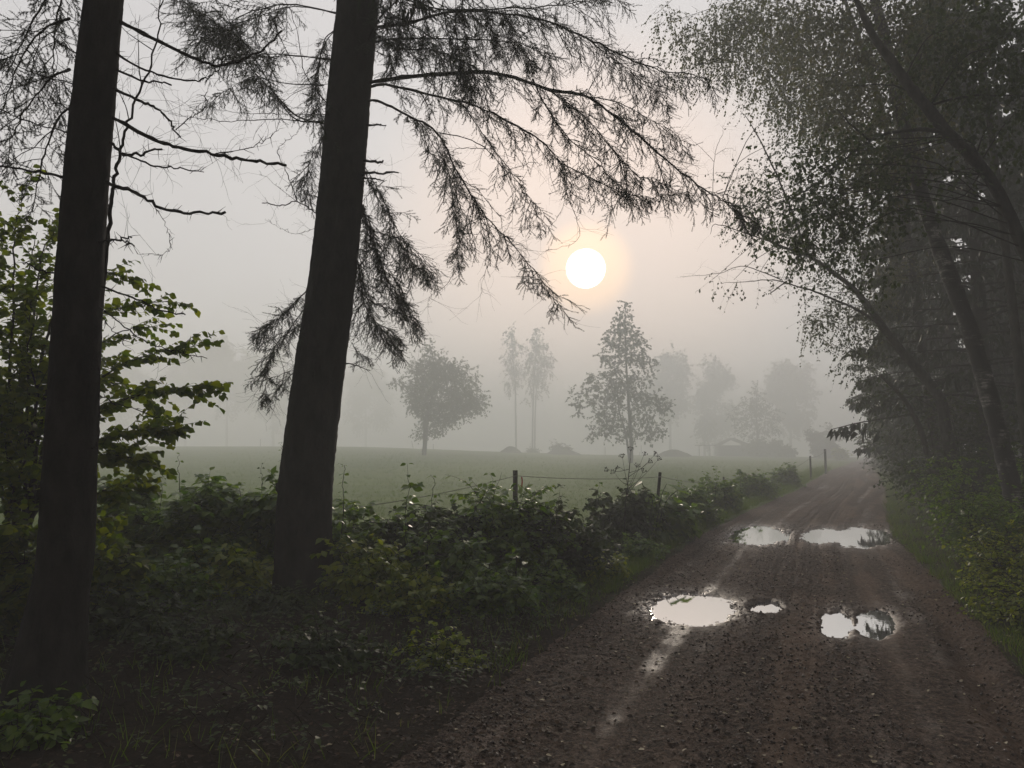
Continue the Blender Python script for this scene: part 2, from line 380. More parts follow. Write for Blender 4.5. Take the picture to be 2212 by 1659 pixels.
PUD = [  # centre and half sizes in the 2212 px view, name of look
    (1492, 1313, 92, 31, 'largest puddle, left wheel track in the foreground'),
    (1652, 1312, 34, 12, 'small broken puddle just right of the largest one'),
    (1808, 1347, 33, 29, 'small oval puddle in the right wheel track'),
    (1890, 1345, 41, 29, 'puddle with tree reflections beside the right wheel track'),
    (1640, 1156, 58, 19, 'far left puddle with muddy bottom showing'),
    (1779, 1157, 44, 16, 'far middle puddle joined to the far right one'),
    (1866, 1160, 60, 20, 'bright far right puddle across the road'),
]
PW = []
for px, py, rx, ry, lab in PUD:
    c = G(px, py); a = G(px, py - ry); b = G(px, py + ry); cy = (a[1] + b[1]) / 2
    PW.append((c[0] * cy / c[1], cy, rx / F * cy, (a[1] - b[1]) / 2))
LEVEL = -.042
def pud_r(x, y):
    r = np.full(np.shape(x), 9.0)
    for (cx, cy, rx, ry) in PW:
        r = np.minimum(r, np.sqrt(((x - cx - cx / cy * (y - cy)) / rx) ** 2 + ((y - cy) / ry) ** 2))
    return r + .24 * fbm(x * 3.1 + 5, y * 2.4, 4) + .20 * fbm(x * 12, y * 8, 3)
def road_relief(x, y, t):
    z = -.018 * np.exp(-((t - 1.0 - .1 * np.sin(y * .3)) / .3) ** 2) - .018 * np.exp(-((t - 2.85) / .3) ** 2) - .008 * np.exp(-((t - 2.2) / .12) ** 2)
    z -= .05 * np.exp(-((t - .22) / .10) ** 2) * sstep(8.5, 10.5, y) * (1 - sstep(16, 20, y))
    z -= .012 * (np.exp(-((t - 1.72) / .035) ** 2) + np.exp(-((t - 1.93) / .03) ** 2) + .8 * np.exp(-((t - 2.3) / .03) ** 2) + .8 * np.exp(-((t - .62) / .035) ** 2)) * (.4 + sstep(-.2, .2, perlin(t * .5, y * .4)))
    z -= .09 * np.exp(-((t - 3.4) / .14) ** 2) * (1 - sstep(6, 7.5, y))
    z += .013 * perlin(t * 5 + 1.5 * perlin(y * .5, 2.2), y * .22) + .006 * perlin(t * 17, y * .4)
    z += .006 * fbm(x * 4, y * 4, 3) + (.016 - .012 * np.exp(-((t - 1.0) / .35) ** 2) - .012 * np.exp(-((t - 2.85) / .38) ** 2)) * fbm(x * 17, y * 17, 3) * (1 - sstep(9, 16, y))
    r = pud_r(x, y); bowl = 1 - sstep(.55, 1.45, r)
    z = z * (1 - .6 * bowl) - .075 * bowl
    # a tongue of mud splits the far puddles, and lumps show in the broken ones
    return z
tr = np.arange(-.35, ROAD_W + .36, .022)
yr = np.concatenate([np.arange(-3, 2.2, .2), grow(2.2, 9, .02, 1.0), grow(9.02, 19, .025, 1.001), grow(19.1, 190, .05, 1.02)])
TT, YY = np.meshgrid(tr, yr); XX = np.interp(YY, _ly, _lx) + TT
edge_d = .10 * (sstep(0.12, -.3, TT) + sstep(ROAD_W - .12, ROAD_W + .3, TT))
ZZ = terrain(XX, YY) + .02 + road_relief(XX, YY, TT) - edge_d
mb = MB(); grid_mesh(mb, XX, YY, ZZ); road = mb.build('dirt_road', m_road, smooth=True)
r = pud_r(XX, YY)
streak = sstep(.05, .45, perlin(TT * 3.6, YY * .14) + .22 * fbm(XX * 3, YY * 3, 4))
attr(road, 'wet', np.clip(np.exp(-np.maximum(r - 1, 0) * 2.6) * .85 + .36 * streak * (.35 + sstep(-.2, .3, fbm(XX * 1.3, YY * 1.3, 3))) * (np.exp(-((TT - 1.0) / .4) ** 2) + np.exp(-((TT - 2.9) / .4) ** 2) + .25), 0, 1))
attr(road, 'wear', np.clip(sstep(-.05, .25, perlin(TT * 2.2 + 7, YY * .18) + .25 * fbm(XX, YY, 3)) * (.4 + .6 * (TT > 1.9)), 0, 1))
tag(road, 'rutted brown gravel track with puddles leading into the mist', kind='structure')
for (cx, cy, rx, ry), pd in zip(PW, PUD):
    a = np.linspace(0, 2 * math.pi, 49)[:-1]; mb = MB()
    wi = len([o_ for o_ in sc.objects if o_.name.startswith('puddle')]); zc = float(terrain(cx, cy)) + .02 + LEVEL + .0015 * wi
    k = 1.3
    v = [[cx, cy, zc]] + [[cx + k * rx * math.cos(q) + cx / cy * k * ry * math.sin(q), cy + k * ry * math.sin(q), zc] for q in a]
    mb.add(v, [[0, i + 1, (i + 1) % 48 + 1] for i in range(48)])
    tag(mb.build('puddle', m_water, loc=(cx, cy, zc)), pd[4], kind='structure', group='puddles on the track')

# ------------------------------------------------------------------ the two near spruces and the boughs hanging beside them
def limb_line(pts, y0, y1, per=6):
    n = len(pts); L = np.array([P(px, py, y0 + (y1 - y0) * i / (n - 1)) for i, (px, py) in enumerate(pts)])
    l = smooth(L, per); k = len(l); s = np.linspace(0, 1, k)[:, None]
    return l + rng.normal(size=(k, 3)) * .012 * s * (1 - .3 * s)
def spruce_foliage(tw, nl, line, s0=.15, s1=1.0, slen=.55, gap=.10, bare=.25, droop=.16, dens=560, nl_len=.0135, kshoot=9, fine=True):
    """branchlets on both sides of a limb, hanging; shoots on those; needles on the shoots"""
    L = np.linalg.norm(np.diff(line, axis=0), axis=1).sum(); n = max(2, int(L * (s1 - s0) / gap))
    s = np.clip(s0 + (s1 - s0) * (np.arange(n) + rng.random(n) * .9) / n, 0, 1)
    p, T, _ = lerp_at(line, s)
    side = unit(np.cross(T, [0, 0, 1.0]) + rng.normal(size=(n, 3)) * .25) * np.where(np.arange(n) % 2 == 0, 1, -1)[:, None]
    prof = (.35 + .65 * np.sin(np.clip((s - s0) / max(.01, s1 - s0), 0, 1) * 2.6 + .35)) 
    ln = slen * prof * (.25 + 1.0 * rng.random(n) ** 1.4)
    d = unit(T * (.3 + .9 * rng.random((n, 1))) + side * .8 + rng.normal(size=(n, 3)) * .25 - np.array([0, 0, .3]))
    k = 7; S = wander(p - d * .004, d, ln, k, droop * .9, .17)
    is_bare = rng.random(n) < bare
    rad = np.linspace(1, .3, k)[None] * (.0016 + .0055 * ln[:, None])
    tw.tubes(S, rad, 3)
    # end of the limb itself keeps growing as a shoot
    m_ = kshoot; idx = np.repeat(np.arange(n), m_); u = .12 + .86 * (np.tile(np.arange(m_), n) + rng.random(n * m_) * .8) / m_
    seg = u * (k - 1); a = np.minimum(seg.astype(int), k - 2); f = (seg - a)[:, None]
    sp = S[idx, a] * (1 - f) + S[idx, a + 1] * f; sT = unit(S[idx, a + 1] - S[idx, a])
    sd = unit(np.cross(sT, rvec(len(idx)) * .7 + np.array([0, 0, .6])))
    sd *= np.where(np.arange(len(idx)) % 2 == 0, 1, -1)[:, None]
    sl = (.06 + .12 * rng.random(len(idx))) * (1.15 - .5 * u) * np.clip(ln[idx] / .35, .5, 1.3)
    dr = unit(sT * .75 + sd * .95 - np.array([0, 0, .2]))
    live = ~is_bare[idx]
    A = wander(sp[live], dr[live], sl[live], 3, .10, .12)
    tw.tubes(A, np.tile([.0016, .0013, .0009], (len(A), 1)), 3)
    B = wander(sp[~live], dr[~live], sl[~live] * 1.9, 5, -.03, .28)
    tw.tubes(B, np.tile(np.linspace(.0012, .0006, 5), (len(B), 1)), 3)
    needles(nl, A, dens, nl_len)
    needles(nl, S[~is_bare][:, 3:], dens, nl_len)
def fine_twigs(tw, line, n, ln=.3, s0=.1, curl=.22, k=7, r=.0013, grav=.0):
    s = s0 + (1 - s0) * rng.random(n); p, T, _ = lerp_at(line, s)
    d = unit(T * .5 + rvec(n) * .9); S = wander(p, d, ln * (.3 + .9 * rng.random(n)), k, grav, curl)
    tw.tubes(S, np.tile(np.linspace(r, r * .45, k), (n, 1)), 3)
    q = S[:, k // 2]; d2 = unit(S[:, k // 2 + 1] - q + rvec(n) * .02 + unit(rvec(n)) * .03)
    S2 = wander(q, unit(d2 + rvec(n) * .7), ln * .45 * (.3 + .7 * rng.random(n)), 4, grav, curl)
    tw.tubes(S2, np.tile(np.linspace(r * .7, r * .35, 4), (n, 1)), 3)
def tree_limb(root, pts, y0, y1, r0, r1, fol=None, fine=8, fl=.28, broken=False):
    line = limb_line(pts, y0, y1); k = len(line)
    mb = MB(); rad = np.linspace(r0, r1, k) * (1 + .12 * rng.normal(size=k)); mb.tube(line, np.maximum(rad, .0012), 6)
    # knots and stubs of lost twigs
    ns = max(2, int(k * .7)); s = rng.random(ns); p, T, _ = lerp_at(line, s); d = unit(rvec(ns) + T * .4)
    S = wander(p, d, .02 + .05 * rng.random(ns) + r0, 3, 0, .1); mb.tubes(S, np.tile([.0028, .002, .001], (ns, 1)), 3)
    if fine: fine_twigs(mb, line, fine, fl)
    if fol is not None:
        nl = MB(); spruce_foliage(mb, nl, line, **fol)
        b = mb.build('branch', m_branch, root); nl.build('needles', m_needle, b)
    else: b = mb.build('branch', m_branch, root)
    return b
def trunk_mesh(pts, widths, y, sides=28, flare=None, buttress=0.0, knots=(), mat=m_spruce_bark, root=None, rows_per=26, rough=.035):
    """pts in px, widths in px -> round trunk with scaly bark relief"""
    C = np.array([P(a, b, y) for a, b in pts]); R = np.array([w_ / 2 / F * y for w_ in widths])
    C = smooth(C, rows_per); sR = smooth(np.stack([R, R * 0, R * 0], -1), rows_per)[:, 0]
    k = len(C); sides = 64; a = np.arange(sides) * 2 * math.pi / sides
    Z = C[:, 2]; AA, ZZ_ = np.meshgrid(a, Z)
    rel = 1 + rough * fbm(AA * 3.2 + 1, ZZ_ * 5, 3) + rough * .7 * perlin(AA * 9, ZZ_ * 16) + rough * .5 * perlin(AA * 22, ZZ_ * 40)
    rel += buttress * np.exp(-np.maximum(ZZ_ - Z.min() - .1, 0) / .22) * (.5 + .5 * np.cos(AA * 5 + 1.0)) 
    X = C[:, 0:1] + sR[:, None] * rel * np.cos(AA); Y = C[:, 1:2] + sR[:, None] * rel * np.sin(AA)
    v = np.stack([X, Y, np.broadcast_to(Z[:, None], X.shape)], -1)
    mb = MB(); i = np.arange(k * sides).reshape(k, sides); j = np.roll(i, -1, 1)
    q = np.stack([i[:-1], i[1:], j[1:], j[:-1]], -1).reshape(-1, 4); mb.add(v.reshape(-1, 3), q)
    return mb
# --- left spruce, depth 4.6 m
YA = 4.6
base = G(85, 1555); tA = thing('spruce_tree', 'dark near spruce at the far left with bare snapped branches and leafy bush behind', 'tree', (base[0], YA, 0), 'spruces at the edge of the wood')
mb = trunk_mesh([(80, 1640), (92, 1540), (112, 1400), (128, 1290), (142, 1200), (152, 1000), (162, 800), (178, 500), (199, 250), (222, 20), (240, -160), (262, -450), (300, -1000), (340, -1700)],
                [190, 165, 132, 112, 107, 103, 98, 92, 88, 80, 76, 66, 46, 12], YA, buttress=.3, rough=.045)
trA = mb.build('trunk', m_spruce_bark, tA, smooth=True)
LA = [ # points, dy at the end, r0, r1 (mm), fine twigs
 ([(235, 35), (312, 73), (382, 108), (444, 137), (493, 139), (555, 115), (611, 71)], .5, 13, 7, 14),
 ([(235, 105), (302, 146), (378, 170), (430, 172), (462, 156), (500, 120)], .3, 8, 3, 14),
 ([(230, 142), (312, 177), (368, 181)], .2, 8, 5, 6),
 ([(225, 182), (305, 219), (337, 233), (368, 264), (388, 297)], .3, 10, 5, 10),
 ([(380, 280), (410, 255), (442, 236), (444, 200)], .3, 4, 2, 3),
 ([(218, 240), (243, 253), (330, 299), (399, 321), (486, 335), (555, 349), (621, 356)], .2, 14, 9, 16),
 ([(465, 332), (542, 319), (575, 300), (611, 273)], .2, 3.5, 1.2, 5),
 ([(215, 295), (240, 309), (264, 330), (305, 332), (344, 323)], .1, 11, 7, 4),
 ([(264, 330), (323, 354), (375, 366), (439, 371)], .1, 6, 3.5, 9),
 ([(210, 380), (240, 399), (295, 417), (347, 448), (410, 460), (486, 462)], .1, 13, 8.5, 6),
 ([(330, 440), (355, 480), (367, 520), (362, 541), (300, 552)], .2, 2.0, 1, 4),
 ([(200, 525), (235, 520), (256, 517), (282, 512)], -.1, 7, 5, 2), ([(240, 517), (265, 522), (288, 529)], -.1, 6, 4, 1),
 ([(195, 608), (220, 620), (298, 646), (335, 665), (407, 681)], .1, 8, 4, 4),
 ([(190, 650), (216, 663), (268, 706), (327, 743), (391, 762), (444, 776)], .1, 5, 2.5, 4),
 ([(195, 665), (216, 680), (243, 712), (268, 742)], .1, 3, 2, 2),
 ([(185, 840), (208, 851), (260, 875), (350, 903)], .1, 5, 3.5, 1),
 ([(150, 605), (130, 596), (86, 583), (46, 568)], -.1, 7, 4, 1), ([(150, 612), (128, 607), (69, 600)], -.1, 4, 2, 0),
 ([(170, 390), (150, 385), (87, 373), (0, 359), (-90, 330)], .2, 10, 7, 4),
 ([(190, 190), (167, 184), (69, 156), (0, 115), (-80, 60)], .3, 5, 3, 10), ([(190, 120), (160, 112), (132, 92)], 0, 5, 4, 1),
 ([(175, 300), (160, 290), (69, 264), (0, 238), (-60, 215)], .3, 5, 3, 8), ([(175, 250), (150, 235), (90, 210)], .2, 4, 2, 6),
 ([(165, 880), (200, 790), (205, 700)], -.12, 3, 2, 2),
 ([(170, 950), (206, 965), (214, 900), (212, 760)], -.12, 5, 3, 2),
]
for pts, dy, r0, r1, nf in LA: tree_limb(tA, pts, YA - .02, YA + dy, r0 / 1000, r1 / 1000, None, nf, .34)
# boughs with green needles, top left of the frame
for pts, dy in [([(150, 40), (100, 60), (55, 110), (20, 190), (0, 260)], 1.2), ([(160, -60), (110, -20), (60, 70), (30, 130), (10, 160)], 1.6), ([(150, 150), (110, 170), (60, 230), (25, 300), (10, 380)], 1.4),
                ([(160, -120), (140, -40), (120, 60), (115, 160), (105, 230)], 1.8), ([(160, 230), (130, 250), (100, 320), (80, 400), (70, 460)], 1.5)]:
    tree_limb(tA, pts, YA, YA + dy, .009, .003, dict(slen=.5, gap=.07, bare=.3, s0=.1), 6, .3)
# thin dead stem leaning against it
dead = thing('dead_sapling', 'thin dead stem leaning beside the far left spruce trunk', 'tree', P(190, 1090, 5.0))
line = limb_line([(190, 1090), (204, 800), (220, 640), (229, 549), (240, 451), (246, 392), (257, 337), (271, 285), (295, 212), (330, 120), (347, 20), (360, -80)], 5.0, 5.1)
mb = MB(); mb.tube(line, np.linspace(.020, .003, len(line)), 8); mb.build('trunk', m_branch, dead)
for s in (.42, .5, .56, .62, .68, .75, .82, .9):
    p, T, _ = lerp_at(line, [s]); d = unit(rvec(1) * .8 + T); S = smooth(wander(p, d, [.5], 5, .02, .2)[0], 3); mb = MB(); mb.tube(S, np.linspace(.004, .001, len(S)), 4); fine_twigs(mb, S, 9, .2); mb.build('branch', m_branch, dead)

# --- middle spruce, depth 8 m
YB = 8.0
tB = thing('spruce_tree', 'big dark spruce left of the sun with green drooping boughs over the field', 'tree', (P(655, 1300, YB)[0], YB, 0), 'spruces at the edge of the wood')
mb = trunk_mesh([(650, 1380), (655, 1310), (657, 1230), (656, 1150), (664, 1010), (690, 800), (718, 600), (738, 400), (753, 220), (774, 0), (790, -200), (812, -500), (850, -1000), (885, -1500)],
                [150, 134, 121, 118, 112, 108, 101, 97, 96, 93, 86, 68, 40, 8], YB, buttress=.28, rough=.045)
a = P(608, 1050, YB); 
S = np.array([P(640, 1075, YB), P(612, 1060, YB), P(603, 1052, YB), P(600, 1043, YB)]); mb.tube(S, [.09, .07, .05, .025], 8)
trB = mb.build('trunk', m_spruce_bark, tB, smooth=True)
F1 = dict(slen=.62, gap=.041, bare=.2, kshoot=12)
LB = [ # live boughs: points, dy, r0, r1, foliage start, branchlet length
 ([(790, 182), (816, 175), (935, 161), (1070, 159), (1189, 194), (1265, 208), (1332, 254), (1400, 312), (1467, 369), (1530, 412), (1586, 448), (1640, 492)], -.4, 24, 4, .12, .62),
 ([(790, 192), (832, 183), (935, 206), (1030, 230), (1134, 282), (1185, 321), (1217, 361), (1230, 420)], .5, 17, 4, .1, .6),
 ([(1217, 355), (1268, 381), (1330, 410), (1388, 427), (1440, 422), (1487, 413)], .6, 7, 3, .05, .45),
 ([(785, 222), (816, 218), (880, 250), (943, 286), (991, 377), (1042, 456), (1094, 516), (1161, 595), (1201, 655)], -.6, 15, 3, .15, .66),
 ([(785, 60), (872, 52), (991, 24), (1149, 38), (1268, 83), (1340, 118), (1427, 153), (1490, 160), (1550, 179)], .8, 18, 3, .2, .66),
 ([(790, -20), (880, 0), (959, 20), (1110, 18), (1249, 4), (1330, -10)], 1.0, 13, 3, .1, .8),
 ([(790, 95), (864, 83), (991, 85), (1110, 91), (1160, 110), (1189, 123), (1187, 170)], 1.2, 10, 2, .1, .7),
 ([(780, 340), (800, 400), (832, 456), (884, 536), (935, 595)], .5, 8, 2.5, .1, .5),
 ([(770, 400), (788, 470), (820, 560), (855, 640), (905, 700)], .3, 8, 2.5, .1, .5),
 ([(760, 500), (775, 580), (790, 660), (830, 715), (865, 735)], .6, 8, 2.5, .1, .45),
 ([(880, 250), (911, 274), (927, 329), (959, 345), (975, 417), (991, 500), (991, 575)], .4, 7, 2, .2, .45),
 ([(1000, 225), (1050, 300), (1110, 380), (1150, 440), (1165, 500)], .8, 6, 2, .2, .5),
 ([(1150, 170), (1180, 230), (1230, 300), (1290, 350), (1350, 415), (1400, 430)], .5, 9, 3, .1, .62),
 ([(1180, 190), (1260, 250), (1330, 330), (1380, 380), (1440, 400)], -.7, 8, 3, .1, .6),
 ([(770, 150), (820, 40), (900, -30), (980, -60), (1080, -40)], -1.0, 12, 3, .1, .9),
 ([(780, 40), (850, 100), (940, 110), (1010, 140), (1030, 190)], -1.2, 9, 3, .1, .7),
 ([(770, -40), (830, 20), (900, 60), (960, 100), (1000, 150)], .9, 9, 3, .1, .7),
 ([(1268, 83), (1300, 110), (1370, 160), (1420, 200), (1450, 235)], .8, 5, 2, .1, .5),
 ([(1265, 208), (1330, 220), (1390, 250), (1450, 290), (1490, 340)], 1.0, 6, 2, .2, .5),
 # dense curtains hanging beside the trunk near the top of the frame
 ([(985, 0), (985, 60), (992, 120), (1005, 180), (1020, 215)], .1, 6, 2, .0, .26), ([(955, 0), (965, 60), (985, 110), (1000, 160), (1010, 200)], .4, 6, 2, .0, .26), ([(1000, -20), (1000, 50), (1012, 110), (1015, 170), (1028, 208)], -.2, 6, 2, .0, .24),
 ([(870, -20), (860, 40), (862, 90), (855, 130)], -.3, 5, 2, .0, .35), ([(835, -20), (838, 60), (842, 120), (846, 170)], -.5, 5, 2, .0, .35), ([(915, 0), (920, 50), (912, 90), (918, 120)], .3, 5, 2, .0, .3),
 ([(1050, 10), (1062, 60), (1075, 100), (1088, 130)], .2, 5, 2, .0, .32), ([(1090, 20), (1100, 60), (1120, 100), (1150, 150)], .5, 5, 2, .0, .35),
 # left side
 ([(700, 268), (640, 250), (590, 198), (520, 125), (434, 38), (370, -20)], 1.0, 11, 4, .25, .62),
 ([(730, 130), (640, 120), (555, 110), (500, 70), (450, 40)], 1.2, 9, 3, .35, .65),
 ([(730, 30), (640, 10), (560, 20), (480, 60), (440, 110)], .6, 9, 3, .3, .65),
 ([(700, 185), (620, 180), (550, 170), (500, 190), (450, 225)], 1.5, 7, 2, .45, .5),
 ([(730, 60), (700, 90), (688, 170), (690, 240), (698, 319)], .4, 7, 2, .1, .4),
 ([(700, 290), (685, 330), (670, 380), (660, 430)], .5, 5, 2, .1, .4),
 ([(690, 600), (640, 650), (600, 690), (560, 712)], .2, 7, 2, .25, .42),
 ([(680, 640), (640, 690), (610, 740), (575, 790), (560, 820)], .4, 7, 2, .2, .40),
 ([(670, 720), (650, 780), (620, 820), (590, 850), (575, 858)], .5, 6, 2, .2, .36),
 ([(760, 740), (775, 765), (790, 775)], .3, 5, 2, .2, .3),
 ([(770, 620), (800, 650), (850, 670), (890, 690), (905, 715)], .2, 6, 2, .2, .4),
 ([(775, 470), (810, 500), (870, 520), (910, 560), (920, 600)], .9, 6, 2, .1, .42),
]
for q in (7, 8, 9, 10, 25, 26, 27, 28, 29, 8, 9, 31, 32, 33, 34):
    if q < len(LB):
        pts, dy, r0, r1, s0, sl = LB[q]; j = rng.normal(size=(len(pts), 2)) * [14, 14] * np.linspace(.2, 1.5, len(pts))[:, None]
        LB.append(([(a_ + jx, b_ + jy) for (a_, b_), (jx, jy) in zip(pts, j)], dy + rng.normal() * .6, r0 * .7, r1, s0, sl))
for pts, dy, r0, r1, s0, sl in LB:
    tree_limb(tB, pts, YB, YB + dy, r0 / 1000, r1 / 1000, dict(F1, s0=s0, slen=sl), 10, .5)
LD = [([(700, 470), (680, 458), (642, 436), (604, 444), (566, 436)], .1, 9, 5, 4), ([(642, 436), (630, 400), (614, 361), (600, 326), (620, 305), (642, 288)], .1, 6, 2, 4), ([(642, 436), (590, 395), (558, 370)], .1, 3, 1.5, 1),
      ([(716, 268), (607, 258), (500, 262), (430, 255), (361, 245)], .3, 6, 2, 10), ([(715, 247), (600, 246), (530, 244), (445, 236)], .5, 4, 2, 8), ([(720, 240), (660, 160), (640, 60), (600, -40)], .5, 6, 3, 8),
      ([(690, 490), (640, 505), (600, 490), (570, 470)], .1, 2.5, 1, 8), ([(770, 378), (800, 374), (860, 374)], -.3, 22, 8, 2), ([(775, 345), (810, 350), (830, 348)], -.3, 18, 10, 2), ([(765, 392), (800, 385), (828, 390)], -.2, 14, 6, 0), ([(780, 270), (815, 270), (832, 269)], -.2, 14, 5, 0),
      ([(740, 785), (765, 788), (798, 800)], -.1, 8, 4, 1), ([(720, 180), (660, 190), (600, 230), (540, 300)], .6, 4, 2, 12),
      ([(943, 286), (1010, 300), (1060, 330), (1088, 370), (1106, 415), (1106, 470), (1082, 515)], -.2, 6, 2, 10), ([(1060, 322), (1000, 320), (955, 332)], .2, 4, 2, 6), ([(1088, 370), (1150, 352), (1172, 356)], .2, 3, 1.5, 6),
      ([(1217, 361), (1225, 420), (1245, 470), (1250, 515), (1215, 535), (1180, 540)], .2, 4, 1.2, 8), ([(1225, 400), (1215, 450), (1190, 485), (1160, 490)], .2, 3, 1.2, 6), ([(1265, 208), (1290, 160), (1310, 110), (1317, 60)], .3, 5, 2, 14),
      ([(1110, 91), (1160, 60), (1230, 55), (1260, 90)], .4, 4, 1.5, 20), ([(991, 575), (960, 620), (930, 640), (925, 665)], 0, 3, 1, 12), ([(1042, 456), (1060, 540), (1040, 620), (1060, 640)], 0, 3, 1, 12),
      ([(1230, 4), (1270, 40), (1280, 90), (1300, 120)], .2, 3, 1.2, 10)]
for pts, dy, r0, r1, nf in LD: tree_limb(tB, pts, YB, YB + dy, r0 / 1000, r1 / 1000, None, nf, .55)

# ------------------------------------------------------------------ whole forest trees
def spruce_crown(mb, tw, base, H, z0, R, n=150, blade=.16, lean=(0, 0), per=70, seed=0, top=.25, wd=1.0):
    n = int(n); s = (np.arange(n) + rng.random(n)) / n; z = z0 + (H - z0) * s ** .92
    ang = np.arange(n) * 2.399 + rng.random(n) * .6; rr = R * ((1 - s) ** .75 * (1 - top) + top * (1 - s)) * (.7 + .45 * rng.random(n)) + .15
    st = np.stack([base[0] + lean[0] * (z / H), base[1] + lean[1] * (z / H), base[2] + z], -1)
    d = np.stack([np.cos(ang), np.sin(ang), .15 + .3 * s], -1)
    k = 7; B = wander(st, d, rr, k, .10, .05); B[:, 4:, 2] += (np.arange(1, 4)[None] * .03 * rr[:, None])
    tw.tubes(B, np.linspace(1, .2, k)[None] * (.012 + .008 * rr[:, None]), 4)
    N = n * per; idx = np.repeat(np.arange(n), per); u = .12 + .88 * np.sqrt(rng.random(N)); seg = u * (k - 1) * .9999; a = seg.astype(int); f = (seg - a)[:, None]
    p = B[idx, a] * (1 - f) + B[idx, a + 1] * f; T = unit(B[idx, a + 1] - B[idx, a])
    side = unit(np.cross(T, [0, 0, 1])) * np.where(rng.random(N) < .5, 1, -1)[:, None]
    w_ = (.45 * rr[idx] * (1.05 - u) + .12)[:, None] * rng.random((N, 1))
    p = p + side * w_ * .7 + T * w_ * .3 - np.array([0, 0, 1.]) * w_ * (.35 + .3 * rng.random((N, 1)))
    ax = unit(T * .35 + side * .35 * rng.random((N, 1)) - np.array([0, 0, 1.]) * (.35 + .9 * rng.random((N, 1))) + rng.normal(size=(N, 3)) * .22)
    mb.stamp(np.array([[-.5, 0, 0], [.5, 0, 0], [.35, .6, .1], [0, 1, 0], [-.4, .55, .1]]), [[[0, 1, 2, 3, 4]]], frames(ax, rvec(N), blade * (.6 + .8 * rng.random(N)), wd * (.26 + .24 * rng.random(N))), p)
def simple_trunk(base, H, r0, r1=.02, lean=(0, 0), bend=.1, sides=12, k=14, top_z=None):
    z = np.linspace(-.3, H, k); c = np.stack([base[0] + lean[0] * z / H + bend * np.sin(z * .5) * .3, base[1] + lean[1] * z / H + bend * np.cos(z * .4) * .2, base[2] + z], -1)
    r = np.linspace(r0, r1, k); r[0] *= 1.5; r[1] *= 1.1
    mb = MB(); mb.tube(c, r, sides); return mb
def forest_spruce(x, y, H, z0, R, label, n=150, blade=.16, per=70, group='spruces in the dark wood'):
    z = float(ground_z(x, y)); t = thing('spruce_tree', label, 'tree', (x, y, z), group)
    simple_trunk((x, y, z), H, .012 * H + .03).build('trunk', m_spruce_bark, t, smooth=True)
    a = MB(); b = MB(); spruce_crown(a, b, (x, y, z), H, z0, R, n, blade, per=per)
    # dead lower twigs
    m = 26; zz = z + .8 + rng.random(m) * max(.5, z0 - .5); an = rng.random(m) * 6.28
    S = wander(np.stack([np.full(m, x), np.full(m, y), zz], -1), np.stack([np.cos(an), np.sin(an), rng.normal(size=m) * .2], -1), .5 + 1.2 * rng.random(m), 5, .02, .12)
    b.tubes(S, np.tile(np.linspace(.008, .002, 5), (m, 1)), 3)
    a.build('crown', m_needle, t); b.build('branches', m_branch, t); return t
def twin(src, x, y, rot, scale, label):
    c = copy_tree(src); c.location = (x, y, float(ground_z(x, y))); c.rotation_euler.z = rot; c.scale = (scale,) * 3; c['label'] = label; return c

# crowns of the two near spruces, above the frame
for t_, c, z0, R in ((tA, P(262, -450, YA), 6.3, 3.0), (tB, P(800, -300, YB), 8.6, 3.2)):
    a = MB(); b = MB(); spruce_crown(a, b, (c[0], c[1], 0), 20, z0, R, 220, .11, per=230, wd=.55)
    # keep it out of the trunk's own empty
    a.build('crown', m_needle, t_); b.build('upper_branches', m_branch, t_)

